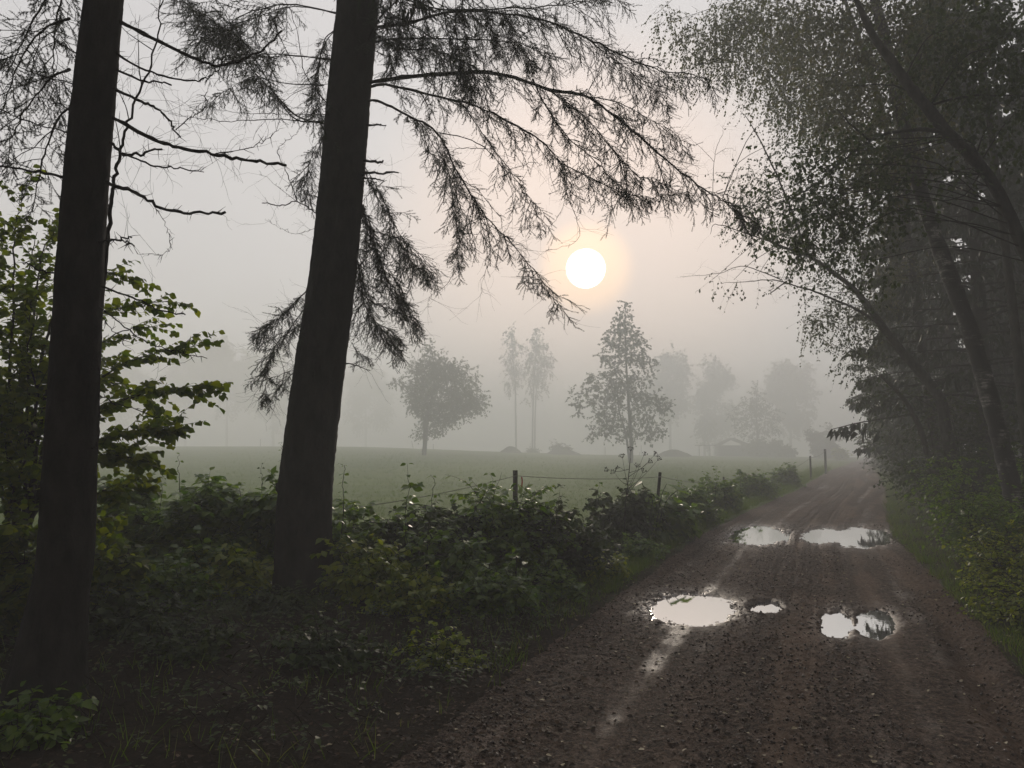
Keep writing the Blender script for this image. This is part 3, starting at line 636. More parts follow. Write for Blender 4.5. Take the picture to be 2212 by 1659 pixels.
fs1 = forest_spruce(11.7, 18.3, 16, 2.3, 3.2, 'dark spruce at the right road edge, its drooping boughs nearest the far puddles', 190, .20, 90)
fs2 = forest_spruce(14.6, 24.5, 17, 1.8, 3.3, 'second dark spruce along the right road edge behind the leaning birches', 190, .24, 80)
spots = [ (17.4, 31, 1.2, .95, 'third spruce along the right road edge, fading in mist', fs1), (22.5, 41, 2.2, .9, 'fourth spruce along the right road edge, grey in the mist', fs2),
          (28.5, 53, 4.0, .8, 'farthest pale spruce at the right road edge near the crest', fs1),
          (15.5, 17, 3.0, 1.1, 'dark spruce deep in the wood right of the leaning birch trunk', fs2), (19.5, 25, 2.5, 1.15, 'tall dark spruce inside the wood behind the second roadside spruce', fs1),
          (12.6, 12.2, .5, .95, 'dark spruce crowding the right edge of the frame', fs2), (24.5, 33, 5.0, 1.15, 'spruce inside the wood beyond the third roadside spruce', fs2),
          (30, 44, 3.5, 1.1, 'faint spruce inside the wood far along the track', fs1), (10.4, 7.5, 1.9, 1.0, 'spruce just outside the right edge with boughs over the verge', fs1),
          (21, 19, 1.4, 1.2, 'black spruce filling the depth of the wood at far right', fs2), (27, 27, 5.7, 1.2, 'dim spruce in the back rank of the wood at right', fs1),
          (-8.2, 2.6, .6, .85, 'spruce beside the viewer at the far left edge of the wood', fs1), (-11.5, 7.8, 2.6, .8, 'spruce behind the leafy bush at the far left edge', fs2),
          (-5.6, -3.8, 3.3, 1.0, 'spruce standing behind the viewer left of the track', fs2), (6.8, 1.0, 4.4, 1.0, 'spruce standing right of the viewer beside the track', fs1),
          (4.6, -5.6, 5.1, 1.1, 'spruce standing behind the viewer right of the track', fs2), (14.6, 14.2, .9, 1.15, 'dark spruce filling the gap right of the leaning birch', fs1), (17.0, 21.5, 3.9, 1.1, 'spruce between the second and third ranks of the wood', fs2), (13.8, 9.8, 2.8, 1.2, 'near spruce in the dark right corner of the wood', fs1), (22, 29.5, 5.2, 1.1, 'spruce right behind the roadside bushes, mid wood', fs2),
          (18.5, 16, 2.9, 1.2, 'spruce of the back rank beyond the right edge', fs2), (33, 36, 1.9, 1.2, 'spruce high in the misty back rank of the wood', fs1), (38, 55, 4.9, 1.1, 'pale spruce far back in the wood by the crest', fs2), (26, 21, .2, 1.2, 'hidden spruce deep in the wood at right', fs1), (8.6, 4.6, 5.6, 1.1, 'spruce beside the viewer at the right', fs2), (-15, 12.5, 5.0, 1.1, 'spruce left of the hazel outside the frame', fs1), (-13, 4, 1.0, 1.1, 'second spruce in the wood left of the viewer', fs2), (-2.4, -5.0, 2.0, 1.2, 'tall spruce just behind the viewer', fs1), (1.2, -8.5, 1.0, 1.2, 'tall spruce a few steps behind the viewer', fs1), (-9.5, -1, 2.2, 1.1, 'spruce in the wood left of the viewer', fs1)]
for x, y, rot, s_, lab, src in spots: twin(src, x, y, rot, s_, lab)

def leafy(mbL, mbT, C, R, n, ln=.5, hang=.16, size=.05, per=9, flat=.8, droop=.5, wid=1.0, k=5, quad=False, twig_r=.0022, out=.5):
    """n twigs inside an ellipsoid, leaves along each"""
    C = np.asarray(C, float); v = rvec(n); rr = rng.random(n) ** .42; p = C + v * (np.asarray(R) * np.ones(3)) * rr[:, None]
    d = unit(v * out + rng.normal(size=(n, 3)) * .5 - np.array([0, 0, hang * 2]))
    S = wander(p, d, ln * (.5 + rng.random(n)), k, hang, .16)
    if mbT is not None: mbT.tubes(S, np.tile(np.linspace(twig_r, twig_r * .4, k), (n, 1)), 3)
    N = n * per; idx = np.repeat(np.arange(n), per); u = .1 + .9 * rng.random(N); seg = u * (k - 1) * .9999; a = seg.astype(int); f = (seg - a)[:, None]
    q = S[idx, a] * (1 - f) + S[idx, a + 1] * f; T = unit(S[idx, a + 1] - S[idx, a])
    ax = unit(T * .5 + rvec(N) * .8 - np.array([0, 0, droop])); nr = unit(rvec(N) * flat + np.array([0, 0, 1.0]))
    (quads if quad else leaves)(mbL, q + ax * .01, ax, nr, size * (.6 + .7 * rng.random(N)), wid)
    return S
def clumps_to(mbL, mbT, lst, hub, dens, r_out=.012, **kw):
    """lst of (px,py,r_px,depth)"""
    for c in lst:
        px, py, rp, y = c[:4]; C = P(px, py, y); R = rp / F * y
        n = max(5, int(dens * (R ** 2) * 3.1))
        leafy(mbL, mbT, C, (R, R * 1.1, R * .9), n, **kw)
        if hub is not None:
            h = hub(C); mid = (h + C) / 2 + np.array([0, 0, .12 * np.linalg.norm(C - h)]) + rng.normal(size=3) * .13 * np.linalg.norm(C - h); l = smooth([h, mid, C, C + unit(C - h) * R * .6], 4)
            mbT.tube(l, np.linspace(r_out * (1 + R), .003, len(l)), 5)
def hub_on(line, up=.25):
    line = np.asarray(line)
    def f(C):
        d = np.linalg.norm((line - C) * [1, 1, 1.5] + [0, 0, up * 3], axis=1); return line[int(np.argmin(d))]
    return f
def px_trunk(pts, widths, y0, y1, per=6):
    n = len(pts); L = np.array([P(a, b, y0 + (y1 - y0) * i / (n - 1)) for i, (a, b) in enumerate(pts)]); R = np.array([w_ / 2 / F * (y0 + (y1 - y0) * i / (n - 1)) for i, w_ in enumerate(widths)])
    l = smooth(L, per); r = smooth(np.stack([R, R * 0, R * 0], -1), per)[:, 0]
    return l, np.maximum(r, .003) * (1 + .05 * rng.normal(size=len(r)))
# --- leaning birch with white flecked bark
def deciduous(name, label, pts, wd, y0, y1, bark_m, leaf_m, lst, group, dens=55, extra=(), **kw):
    l, r = px_trunk(pts, wd, y0, y1); b = l[0]
    t = thing(name, label, 'tree', (b[0], b[1], float(ground_z(b[0], b[1]))), group)
    mb = MB(); mb.tube(l, r, 14); mb.build('trunk', bark_m, t, smooth=True)
    for c in lst:
        tw = MB(); lf = MB(); clumps_to(lf, tw, [c], hub_on(l), dens, r_out=.007, **kw)
        b_ = tw.build('branch', m_branch, t); lf.build('leaves', leaf_m, b_)
    for e, ea, eb, dy in extra:
        yy = y0 + (y1 - y0) * .5 if dy is None else dy
        ll = limb_line(e, yy, yy + .3); mbb = MB(); mbb.tube(ll, np.linspace(ea, eb, len(ll)), 7); fine_twigs(mbb, ll, 10, .5); mbb.build('branch', bark_m if ea > .03 else m_branch, t)
    return t
deciduous('birch_tree', 'leaning birch with white flecked bark reaching over the right of the track',
  [(2240, 1240), (2208, 1130), (2182, 1039), (2161, 949), (2139, 865), (2117, 785), (2095, 712), (2063, 625), (2022, 516), (1990, 417), (1962, 310), (1940, 220), (1920, 120), (1890, 0), (1860, -120), (1830, -260)],
  [44, 40, 37, 36, 35, 34, 34, 33, 31, 29, 27, 25, 23, 20, 14, 6], 11.2, 12.4, m_birch_bark, m_leaf_birch,
  [(1905, 60, 95, 12.4), (1820, 30, 90, 13), (1980, 40, 100, 12), (1850, 150, 85, 13), (1930, 170, 90, 11.6), (1760, 60, 80, 13.5), (1780, 170, 70, 13), (1860, 260, 80, 12.8), (1960, 280, 80, 11.6), (1800, 270, 60, 13), (2010, 150, 90, 12.6), (1895, 355, 70, 12.4), (1830, 350, 55, 12.6), (1990, 0, 90, 13), (1700, 20, 80, 14)],
  'leaning trees over the right of the track', dens=92, ln=.6, hang=.25, size=.062, per=10)
deciduous('leaning_tree', 'dark smooth trunk curving up leftwards out of the right edge of the frame',
  [(2400, 1260), (2370, 1000), (2310, 760), (2212, 536), (2157, 417), (2106, 345), (2046, 286), (2005, 235), (1967, 190), (1925, 130), (1887, 79), (1850, 0), (1800, -120)],
  [42, 38, 32, 26, 25, 25, 24, 23, 22, 19, 16, 12, 5], 9.6, 9.8, m_grey_bark, m_leaf_dark,
  [(2050, 60, 100, 9.6), (2150, 100, 110, 9.4), (2100, 200, 80, 10), (1990, 120, 75, 10), (2180, 260, 80, 9.8), (2060, 370, 45, 9.8), (1760, 400, 50, 9.8), (1800, 330, 60, 9.8), (1850, 430, 55, 9.8), (1720, 450, 50, 9.9), (1790, 470, 55, 9.9), (1900, 480, 45, 9.8), (1660, 470, 30, 9.9), (1700, 500, 32, 9.9), (1640, 440, 22, 9.9), (1880, 300, 60, 9.9), (1960, 420, 42, 9.7), (1905, 380, 50, 9.8), (1935, 340, 50, 9.7), (1735, 330, 42, 9.8), (1680, 430, 30, 9.9), (1840, 510, 45, 9.9), (1900, 560, 35, 9.9), (1760, 520, 35, 9.9)],
  'leaning trees over the right of the track', dens=92, ln=.5, hang=.2, size=.062, per=10,
  extra=[([(2046, 286), (2000, 280), (1967, 281), (1910, 290), (1870, 310), (1810, 355), (1760, 400), (1700, 430), (1640, 455)], .032, .004, 9.7), ([(1880, 305), (1840, 270), (1808, 238)], .018, .006, 9.7), ([(1990, 212), (1930, 185), (1830, 185)], .015, .004, 9.7), ([(2000, 230), (2090, 208), (2212, 206)], .02, .01, 9.7), ([(2106, 345), (2120, 300), (2140, 260)], .014, .005, 9.7)])
deciduous('leaning_tree', 'slimmer leafy tree leaning furthest left over the track below the birch crown',
  [(2075, 1090), (2060, 1010), (2044, 930), (2030, 860), (1990, 807), (1940, 750), (1895, 690), (1850, 630), (1808, 595), (1745, 552), (1669, 524), (1594, 464), (1560, 430)],
  [27, 26, 24, 22, 20, 18, 15, 12, 9, 7, 5, 3, 2], 16.5, 15.5, m_grey_bark, m_leaf_dark,
  [(1610, 460, 30, 15.5), (1650, 490, 35, 15.5), (1700, 520, 35, 15.6), (1690, 470, 45, 15.8), (1750, 500, 50, 15.8), (1640, 420, 40, 15.6), (1600, 420, 28, 15.4), (1590, 385, 20, 15.4), (1730, 560, 22, 15.5), (1820, 540, 55, 16), (1770, 440, 60, 16), (1650, 370, 28, 15.6), (1700, 380, 40, 15.8), (1860, 600, 40, 16), (1790, 590, 28, 16), (1550, 595, 16, 15.2), (1590, 600, 14, 15.2), (1690, 600, 18, 15.2), (1700, 580, 16, 15.2), (1640, 590, 10, 15.2), (1760, 620, 26, 15.6), (1830, 640, 30, 15.8), (1690, 300, 26, 15.8), (1720, 250, 40, 16), (1800, 715, 30, 16), (1840, 760, 38, 16.3), (1790, 660, 28, 16), (1875, 800, 38, 16.5), (1765, 700, 16, 15.8), (1850, 700, 36, 16.2), (1880, 860, 26, 16.6)],
  'leaning trees over the right of the track', dens=95, ln=.55, hang=.14, size=.055, per=9,
  extra=[([(1900, 700), (1850, 668), (1808, 650), (1760, 630), (1728, 620), (1669, 605), (1620, 608), (1560, 612)], .032, .004, 15.6), ([(1690, 605), (1640, 585), (1600, 575), (1545, 592), (1470, 598)], .012, .003, 15.5), ([(1700, 607), (1665, 632), (1672, 618)], .016, .004, 15.5),
         ([(1745, 552), (1700, 430), (1660, 340), (1620, 265), (1600, 240)], .028, .004, 15.6), ([(1540, 480), (1540, 400), (1545, 330), (1560, 290), (1562, 270)], .008, .002, 15.4), ([(1543, 350), (1515, 320), (1480, 290)], .005, .002, 15.4), ([(1545, 335), (1570, 320), (1590, 325)], .004, .002, 15.4), ([(1669, 524), (1600, 500), (1545, 485), (1535, 505)], .014, .004, 15.4)])
deciduous('birch_tree', 'fine leaved birch whose crown hangs top centre right, beyond the leaning trees',
  [(2030, 1060), (2010, 900), (1985, 700), (1950, 450), (1900, 220), (1840, 40), (1760, -160)], [22, 20, 18, 15, 12, 8, 3], 19.5, 17.5, m_birch_bark, m_leaf_birch,
  [(1470, 40, 38, 17), (1500, 80, 45, 17), (1545, 55, 60, 17), (1600, 90, 70, 17), (1590, 20, 70, 17.2), (1650, 30, 80, 17.5), (1640, 150, 50, 17.2), (1690, 110, 70, 17.5), (1700, 190, 50, 17.5), (1660, 205, 28, 17.2), (1750, 180, 70, 18), (1740, 80, 80, 18), (1760, 260, 50, 18), (1530, 110, 25, 17), (1430, 20, 22, 16.8), (1820, 100, 90, 18), (1830, 220, 80, 18), (1900, 300, 80, 18.5), (1860, 440, 70, 18.5), (1920, 560, 60, 19), (1880, 660, 45, 19), (1745, 695, 16, 20), (1765, 680, 20, 20), (1755, 715, 12, 20), (1790, 670, 18, 20)],
  'leaning trees over the right of the track', dens=80, ln=.9, hang=.34, size=.06, per=13)
t = thing('broken_snag', 'short broken dead trunk leaning out of the right hand bushes', 'dead tree', (*G(2000, 1100)[:2] * 1.0, 0))
l, r = px_trunk([(2030, 1110), (2010, 1010), (1990, 934), (1965, 880), (1942, 850), (1920, 828), (1902, 812)], [16, 14, 12, 11, 10, 8, 5], 17, 16.8)
mb = MB(); mb.tube(l, r, 9); mb.build('trunk', m_deadwood, t)
# trunks deep in the wood
for i, (x, y, r_, H, lx, lab) in enumerate([(9.3, 13.3, .10, 12, -.6, 'slim straight trunk inside the wood behind the leaning birch'), (11.2, 15.2, .13, 14, .3, 'dim grey trunk inside the wood left of the leaning birch'), (10.8, 11.2, .12, 13, -.2, 'dark trunk inside the wood at the right edge of the frame'), (14.4, 20.5, .12, 14, -.5, 'thin trunk glimpsed deep in the wood above the road bushes')]):
    z = float(ground_z(x, y)); t = thing('bare_trunk_tree', lab, 'tree', (x, y, z), 'slim trunks inside the wood'); simple_trunk((x, y, z), H, r_, .03, (lx, 0)).build('trunk', m_grey_bark, t, smooth=True)
    a = MB(); leafy(a, a, (x + lx, y, z + H - 2), (1.8, 1.8, 2.5), 260, .6, .2, .07, 9, quad=True); a.build('crown', m_leaf_dark, t)

# bushes along the right verge
def bush(name, label, x, y, rx, ry, h, n, leaf_m, size, cat='bush', group=None, per=11, ln=.45, stems=14, lean=(0, 0), quad=False, wid=1.0, hang=.06):
    z = float(ground_z(x, y)); t = thing(name, label, cat, (x, y, z), group); a = MB(); b = MB()
    an = rng.random(stems) * 6.28; rr = np.sqrt(rng.random(stems)); bp = np.stack([x + rx * .45 * rr * np.cos(an), y + ry * .45 * rr * np.sin(an), np.full(stems, z - .05)], -1)
    d = np.stack([np.cos(an) * .35 * rr + lean[0], np.sin(an) * .3 * rr + lean[1], np.full(stems, 1.)], -1)
    S = wander(bp, d, h * (.42 + .72 * rng.random(stems) ** 1.3), 8, 0.02, .1); b.tubes(S, np.tile(np.linspace(.010, .003, 8), (stems, 1)) * (h / 2) ** .5, 5)
    # twigs off the stems
    idx = rng.integers(0, stems, n); u = 1.2 + rng.random(n) ** .7 * 5.7; k0 = np.minimum(u.astype(int), 6); f = (u - k0)[:, None]
    p = S[idx, k0] * (1 - f) + S[idx, k0 + 1] * f; out = rvec(n) * [1, 1, .45] + np.array([lean[0], lean[1], .1])
    ex = (np.array([rx, ry, 0]).max() * .55) * (rng.random(n) ** .6)
    W = wander(p, out, ln * .4 + ex, 5, hang, .14); b.tubes(W, np.tile(np.linspace(.004, .0012, 5), (n, 1)), 3)
    N = n * per; i2 = np.repeat(np.arange(n), per); uu = (.15 + .85 * rng.random(N)) * 3.999; a0 = uu.astype(int); ff = (uu - a0)[:, None]
    q = W[i2, a0] * (1 - ff) + W[i2, a0 + 1] * ff; T = unit(W[i2, a0 + 1] - W[i2, a0]); sd = unit(np.cross(T, [0, 0, 1.])) * np.where(rng.random(N) < .5, 1, -1)[:, None]
    ax = unit(T * .5 + sd * .8 + rng.normal(size=(N, 3)) * .3 - np.array([0, 0, .45])); nr = unit(np.array([0, -.1, 1.0]) + rvec(N) * .5)
    (quads if quad else leaves)(a, q, ax, nr, size * (.55 + .75 * rng.random(N)), wid)
    q[:, 2] = q[:, 2]
    b.build('stems', m_branch, t); a.build('foliage', leaf_m, t); return t
R_ = 'leafy bushes along the right verge'
for y, off, rx, h, n, m_, sz, lab, ln in [
  (16.3, 1.7, 1.4, 3.0, 800, m_leaf_dark, .08, 'tall dark bush at the right road edge beyond the far puddles', (-.15, 0)),
  (21.5, 1.6, 1.6, 3.8, 700, m_leaf_dark, .09, 'second tall dark bush down the right road edge', (-.2, 0)),
  (28, 1.5, 1.8, 3.6, 550, m_leaf_dark, .11, 'third bush down the right road edge, greyed by mist', (-.1, 0)),
  (38, 1.0, 2.0, 3.4, 420, m_leaf_dark, .14, 'misty bush at the right between the third bush and the road crest', (0, 0)),
  (72, 1.4, 3.0, 4.2, 260, m_leaf_dark, .24, 'pale bush low at the right, closest to the road crest', (0, 0)),
  (52, 1.2, 2.2, 3.4, 300, m_leaf_dark, .18, 'pale bush at the right, one before the crest bush', (0, 0)),
  (12.9, 1.7, 1.2, 1.5, 600, m_leaf, .065, 'low green bush right of the far puddles', (-.1, 0)),
  (10.6, 1.15, 1.0, 1.0, 600, m_leaf, .06, 'knee high green bush on the right verge between the two puddle groups', (-.1, 0)),
  (8.5, 1.0, .9, .62, 600, m_leaf_yel, .05, 'bright yellow green bush nearest the right foreground puddles', (-.1, 0)),
  (6.9, .75, .8, .42, 520, m_leaf_yel, .045, 'low bright leafy plants spilling over the right edge in the foreground', (-.1, 0)),
  (9.6, 2.4, 1.1, 2.0, 460, m_leaf_dark, .07, 'dark bush under the leaning birch at the right edge of frame', (0, 0)),
  (14.6, 3.3, 1.5, 2.4, 520, m_leaf_dark, .085, 'dark bush behind the low green bush, at the foot of the leaning birch', (0, 0))]:
    bush('verge_bush', lab, float(np.interp(y, _ly, _lx)) + ROAD_W + off, y, rx, rx, h, n, m_, sz, group=R_, lean=ln)

# ------------------------------------------------------------------ trees and things out in the misty field
KF = 1.6
def far_tree(name, label, base_px, y, trunk, wd, lst, leaf_m, bark_m, dens=9, size=.13, group=None, ln=.6, hang=.08, per=12, extra_trunks=(), quad=True, jit=.9, limbs=True):
    y *= KF; size *= KF; ln *= KF; dens /= KF ** 2
    bx = P(base_px[0], base_px[1], y); z = float(ground_z(bx[0], y)); t = thing(name, label, 'tree', (bx[0], y, z), group)
    hubs = []
    for tr_, w_ in ((trunk, wd),) + tuple(extra_trunks):
        l, r = px_trunk(tr_, w_, y, y); l[0][2] = z - .2; mb = MB(); mb.tube(l, r, 9); mb.build('trunk', bark_m, t, smooth=True); hubs.append(l)
    L = np.vstack(hubs); tw = MB(); lf = MB()
    ls = [(c[0], c[1], c[2], y + (rng.random() * 2 - 1) * jit * min(3.0, 60 / F * y)) for c in lst]
    clumps_to(lf, tw, ls, hub_on(L, .4) if limbs else None, dens, r_out=.012, ln=ln, hang=hang, size=size, per=per, quad=quad, twig_r=.008, k=4)
    tw.build('branches', bark_m, t); lf.build('crown', leaf_m, t); return t
O = 'trees standing in the misty field'
oakL = [(928, 745, 7), (930, 762, 11), (945, 782, 20), (915, 790, 16), (900, 810, 16), (960, 800, 22), (930, 820, 28), (975, 825, 25), (985, 795, 14), (1005, 835, 22), (1020, 860, 20), (1035, 870, 13), (990, 865, 26), (950, 860, 34), (910, 845, 26), (900, 870, 20), (925, 890, 22), (960, 895, 22), (1000, 885, 20), (1022, 880, 12), (940, 918, 12), (915, 930, 10), (905, 930, 8), (965, 915, 11), (980, 905, 10), (945, 935, 8), (900, 780, 8), (885, 845, 7), (870, 835, 8), (858, 825, 8), (850, 820, 5), (893, 858, 9), (1028, 812, 8), (1010, 800, 9)]
far_tree('oak_tree', 'round crowned young oak standing alone in the field, left of centre', (916, 984), 54, [(915, 984), (917, 960), (918, 930), (922, 895), (935, 850), (938, 800), (932, 750)], [9, 8.5, 8, 7, 5, 3.5, 1], oakL, m_leaf_oak, m_oak_bark, dens=60, size=.125, group=O, ln=.7,
         extra_trunks=[([(918, 915), (905, 870), (880, 848), (855, 826)], [4, 3, 2, 1]), ([(919, 910), (950, 885), (985, 865), (1020, 850)], [5, 4, 3, 1])])
oakR = [(1350, 660, 8), (1352, 680, 10), (1340, 700, 14), (1356, 705, 12), (1318, 720, 10), (1322, 738, 13), (1345, 735, 20), (1370, 728, 14), (1385, 745, 12), (1302, 765, 10), (1320, 775, 14), (1350, 765, 17), (1380, 772, 16), (1398, 780, 12), (1405, 795, 8), (1330, 795, 12), (1320, 818, 16), (1345, 822, 14), (1372, 815, 14), (1397, 822, 9), (1285, 815, 10), (1275, 830, 12), (1300, 845, 15), (1325, 850, 18), (1360, 850, 16), (1385, 850, 13), (1410, 862, 14), (1432, 872, 12), (1440, 878, 9), (1420, 885, 10), (1262, 855, 9), (1248, 870, 9), (1240, 852, 7), (1255, 885, 8), (1285, 868, 12), (1310, 880, 13), (1340, 880, 12), (1375, 880, 13), (1395, 895, 10), (1290, 900, 12), (1310, 910, 13), (1335, 910, 13), (1365, 910, 12), (1395, 912, 12), (1420, 918, 11), (1425, 935, 8), (1285, 935, 10), (1308, 932, 10), (1330, 938, 10), (1370, 938, 11), (1400, 938, 11), (1275, 925, 6), (1355, 930, 8)]
far_tree('oak_tree', 'tall tiered oak with two stems standing in the field under the sun', (1362, 1002), 49, [(1363, 1002), (1364, 970), (1360, 900), (1356, 840), (1352, 770), (1350, 700), (1351, 660)], [9, 8, 7, 5.5, 4, 2.5, 1], oakR, m_leaf_oak, m_oak_bark, dens=55, size=.13, group=O, ln=.55, jit=.8,
         extra_trunks=[([(1360, 1002), (1356, 965), (1350, 930), (1338, 890), (1332, 840), (1330, 800)], [6, 5, 4, 3, 2, 1])])
bl = [(1103, 712, 10), (1100, 730, 15), (1112, 750, 17), (1096, 770, 14), (1110, 785, 18), (1118, 805, 16), (1100, 800, 10), (1093, 825, 8), (1110, 830, 13), (1098, 845, 8)]
far_tree('birch_tree', 'slender misty birch, left one of the tall pair behind the field', (1114, 975), 108, [(1115, 975), (1114, 900), (1113, 840), (1108, 760), (1104, 705)], [4, 3.2, 3, 2, 1], bl, m_leaf_birch, m_grey_bark, dens=11, size=.2, group=O, ln=1.0, hang=.3)
br = [(1160, 712, 9), (1158, 730, 15), (1170, 745, 16), (1150, 755, 16), (1180, 770, 16), (1160, 775, 20), (1190, 780, 9), (1145, 790, 15), (1170, 800, 18), (1188, 805, 8), (1150, 815, 14), (1168, 825, 14), (1180, 835, 8), (1145, 838, 10), (1160, 850, 9), (1137, 860, 6)]
far_tree('birch_tree', 'slender misty birch, right one of the tall pair with two close trunks', (1152, 975), 106, [(1150, 975), (1151, 900), (1153, 840), (1158, 760), (1160, 710)], [4, 3.4, 3, 2, 1], br, m_leaf_birch, m_grey_bark, dens=11, size=.2, group=O, ln=1.0, hang=.3, extra_trunks=[([(1155, 975), (1156, 900), (1160, 830), (1172, 780)], [4, 3.2, 2.4, 1])])
o3 = [(1635, 838, 7), (1632, 855, 13), (1620, 870, 14), (1645, 870, 13), (1605, 885, 14), (1632, 890, 18), (1655, 888, 14), (1595, 905, 12), (1615, 910, 14), (1645, 912, 15), (1668, 905, 12), (1675, 920, 10), (1600, 925, 12), (1625, 930, 13), (1655, 930, 12), (1580, 895, 7), (1678, 890, 7), (1612, 942, 8), (1640, 945, 8)]
far_tree('oak_tree', 'smaller layered oak in thick mist above the low shed', (1636, 985), 92, [(1636, 985), (1636, 940), (1634, 890), (1635, 842)], [5, 4, 3, 1], o3, m_leaf_oak, m_oak_bark, dens=13, size=.2, group=O, ln=.9)
B_ = 'pale trees at the back of the field'
def cl(cx, cy, rx, ry, n, r):
    a = rng.random(n) * 6.28; q = np.sqrt(rng.random(n)); return [(cx + rx * q_ * math.cos(a_), cy + ry * q_ * math.sin(a_), r * (.7 + .6 * rng.random())) for a_, q_ in zip(a, q)]
for lab, bx, by, y, top, c_, nm in [
    ('broad faint tree at the back left of the field, seen between the two spruces', 490, 975, 150, 705, cl(490, 810, 62, 88, 26, 20), 'broadleaf_tree'),
    ('faint rounded tree left of the broad faint one', 400, 975, 158, 750, cl(395, 840, 42, 75, 16, 18), 'broadleaf_tree'),
    ('faint tree just left of the middle spruce trunk in the mist', 590, 975, 152, 740, cl(600, 840, 42, 80, 18, 18), 'broadleaf_tree'),
    ('faint tree just right of the middle spruce trunk in the mist', 790, 975, 168, 790, cl(790, 860, 45, 60, 16, 17), 'broadleaf_tree'),
    ('faint tall birch behind and right of the tiered oak', 1448, 980, 135, 755, cl(1446, 840, 40, 78, 26, 15), 'birch_tree'),
    ('faint tall tree between the tiered oak and the layered oak', 1545, 985, 138, 775, cl(1545, 860, 42, 78, 24, 15), 'broadleaf_tree'),
    ('faint tall birch behind and right of the layered oak', 1708, 985, 130, 765, cl(1708, 855, 44, 84, 30, 15), 'birch_tree'),
    ('small cone shaped faint tree left of the layered oak', 1522, 985, 125, 875, cl(1522, 930, 18, 40, 10, 9), 'broadleaf_tree'),
    ('faint tree at the far left edge of the field seen behind the leafy bush', 250, 975, 150, 770, cl(250, 850, 50, 70, 16, 18), 'broadleaf_tree')]:
    far_tree(nm, lab, (bx, by), y, [(bx, by), (bx, (by + top) / 2 + 30), (bx, top + 20)], [6, 4, 1], c_, m_leaf_birch, m_grey_bark, dens=6, size=.4, group=B_, ln=1.6, hang=.2, limbs=False)
# round bush by the road crest, hedge and weeds: many upright stems
def far_bush(name, label, px, py, y, rx_px, h_px, n, leaf_m, size, cat='bush', group=None, stems=14):
    y *= KF; b = P(px, py, y); rx = rx_px / F * y; size *= KF; return bush(name, label, b[0], y, rx, rx * .7, h_px / F * y, n, leaf_m, size, cat, group, ln=.6, stems=stems, quad=True)
far_bush('round_bush', 'round twiggy bush in the mist beside the road crest', 1785, 990, 80, 34, 78, 700, m_leaf_oak, .28)
far_bush('weed_clump', 'dry reddish weeds on the little bank beside the road crest', 1812, 996, 72, 20, 32, 260, m_leaf_yel, .16, 'weeds')
far_bush('weed_clump', 'weeds on the low mound right of the pale birch pair', 1212, 980, 84, 30, 22, 320, m_leaf_oak, .18, 'weeds')
far_bush('weed_clump', 'small weeds between the earth mound and the birch pair', 1150, 978, 90, 18, 10, 120, m_leaf_oak, .16, 'weeds')
far_bush('hedge', 'low dark hedge running right from the shed under the layered oak', 1655, 992, 88, 40, 34, 900, m_leaf_oak, .3, 'hedge', stems=24)
far_bush('hedge', 'lower hedge end between the shed and the round bush', 1700, 994, 86, 18, 24, 300, m_leaf_oak, .28, 'hedge')
# earth mounds
def mound(px, py, y, w_px, h_px, lab):
    y *= KF; c = P(px, py, y); z = float(ground_z(c[0], y)); w_ = w_px / F * y / 2; h = max(.4, P(px, py - h_px, y)[2] - z)
    u, v = np.meshgrid(np.linspace(-1.15, 1.15, 30), np.linspace(-1.15, 1.15, 24)); r = np.sqrt(u * u + v * v) + .12 * fbm(u * 2 + px, v * 2, 3)
    Z = z - .25 + (h + .25) * (1 - sstep(.1, 1.05, r)) + .08 * fbm(u * 5, v * 5, 3)
    mb = MB(); grid_mesh(mb, c[0] + u * w_, y + v * w_ * .7, Z); return tag(mb.build('earth_mound', m_mound, loc=(c[0], y, z), smooth=True), lab, 'mound', 'earth mounds in the field')
mound(1103, 982, 80, 62, 18, 'small earth mound left of the weeds, below the birch pair')
mound(1215, 985, 82, 110, 14, 'long low grassy mound under the weeds right of the birch pair')
mound(1455, 992, 78, 100, 21, 'broad earth mound right of the tiered oak')
# shed with a low ridge and lean-to
y = 96 * KF; a = P(1558, 994, y); b = P(1622, 994, y); z = float(ground_z(a[0], y)); t = thing('low_shed', 'low dark shed with a shallow ridge roof and open lean-to, deep in the mist', 'shed', (a[0], y, z))
H0 = P(1580, 962, y)[2]; H1 = P(1580, 947, y)[2]; x0, x1 = a[0], b[0]
mb = MB(); 
def box(mb, a, b):
    (x0, y0, z0), (x1, y1, z1) = a, b; v = [[x0, y0, z0], [x1, y0, z0], [x1, y1, z0], [x0, y1, z0], [x0, y0, z1], [x1, y0, z1], [x1, y1, z1], [x0, y1, z1]]
    mb.add(v, [[0, 3, 2, 1], [4, 5, 6, 7], [0, 1, 5, 4], [1, 2, 6, 5], [2, 3, 7, 6], [3, 0, 4, 7]])
box(mb, (x0, y, z - .3), (x1, y + 4, H0)); mb.build('wall', m_shed, t)
mb = MB(); xm = (x0 + x1) / 2 - .4; e = .35
v = []
for yy in (y - e, y + 4 + e):
    for q in (0, .12): v += [[x0 - e, yy, H0 - .08 + q], [xm, yy, H1 + q], [x1 + e, yy, H0 - .08 + q]]
mb.add(v, [[0, 1, 4, 3], [1, 2, 5, 4], [6, 9, 10, 7], [7, 10, 11, 8], [3, 4, 10, 9], [4, 5, 11, 10], [0, 6, 7, 1], [1, 7, 8, 2], [0, 3, 9, 6], [2, 8, 11, 5]]); mb.build('roof', m_roofm, t)
xl = P(1508, 960, y)[0]; mb = MB(); box(mb, (xl, y - .1, H0 - .05), (x0 - .37, y + 3, H0 + .1)); mb.build('lean_to_roof', m_roofm, t)
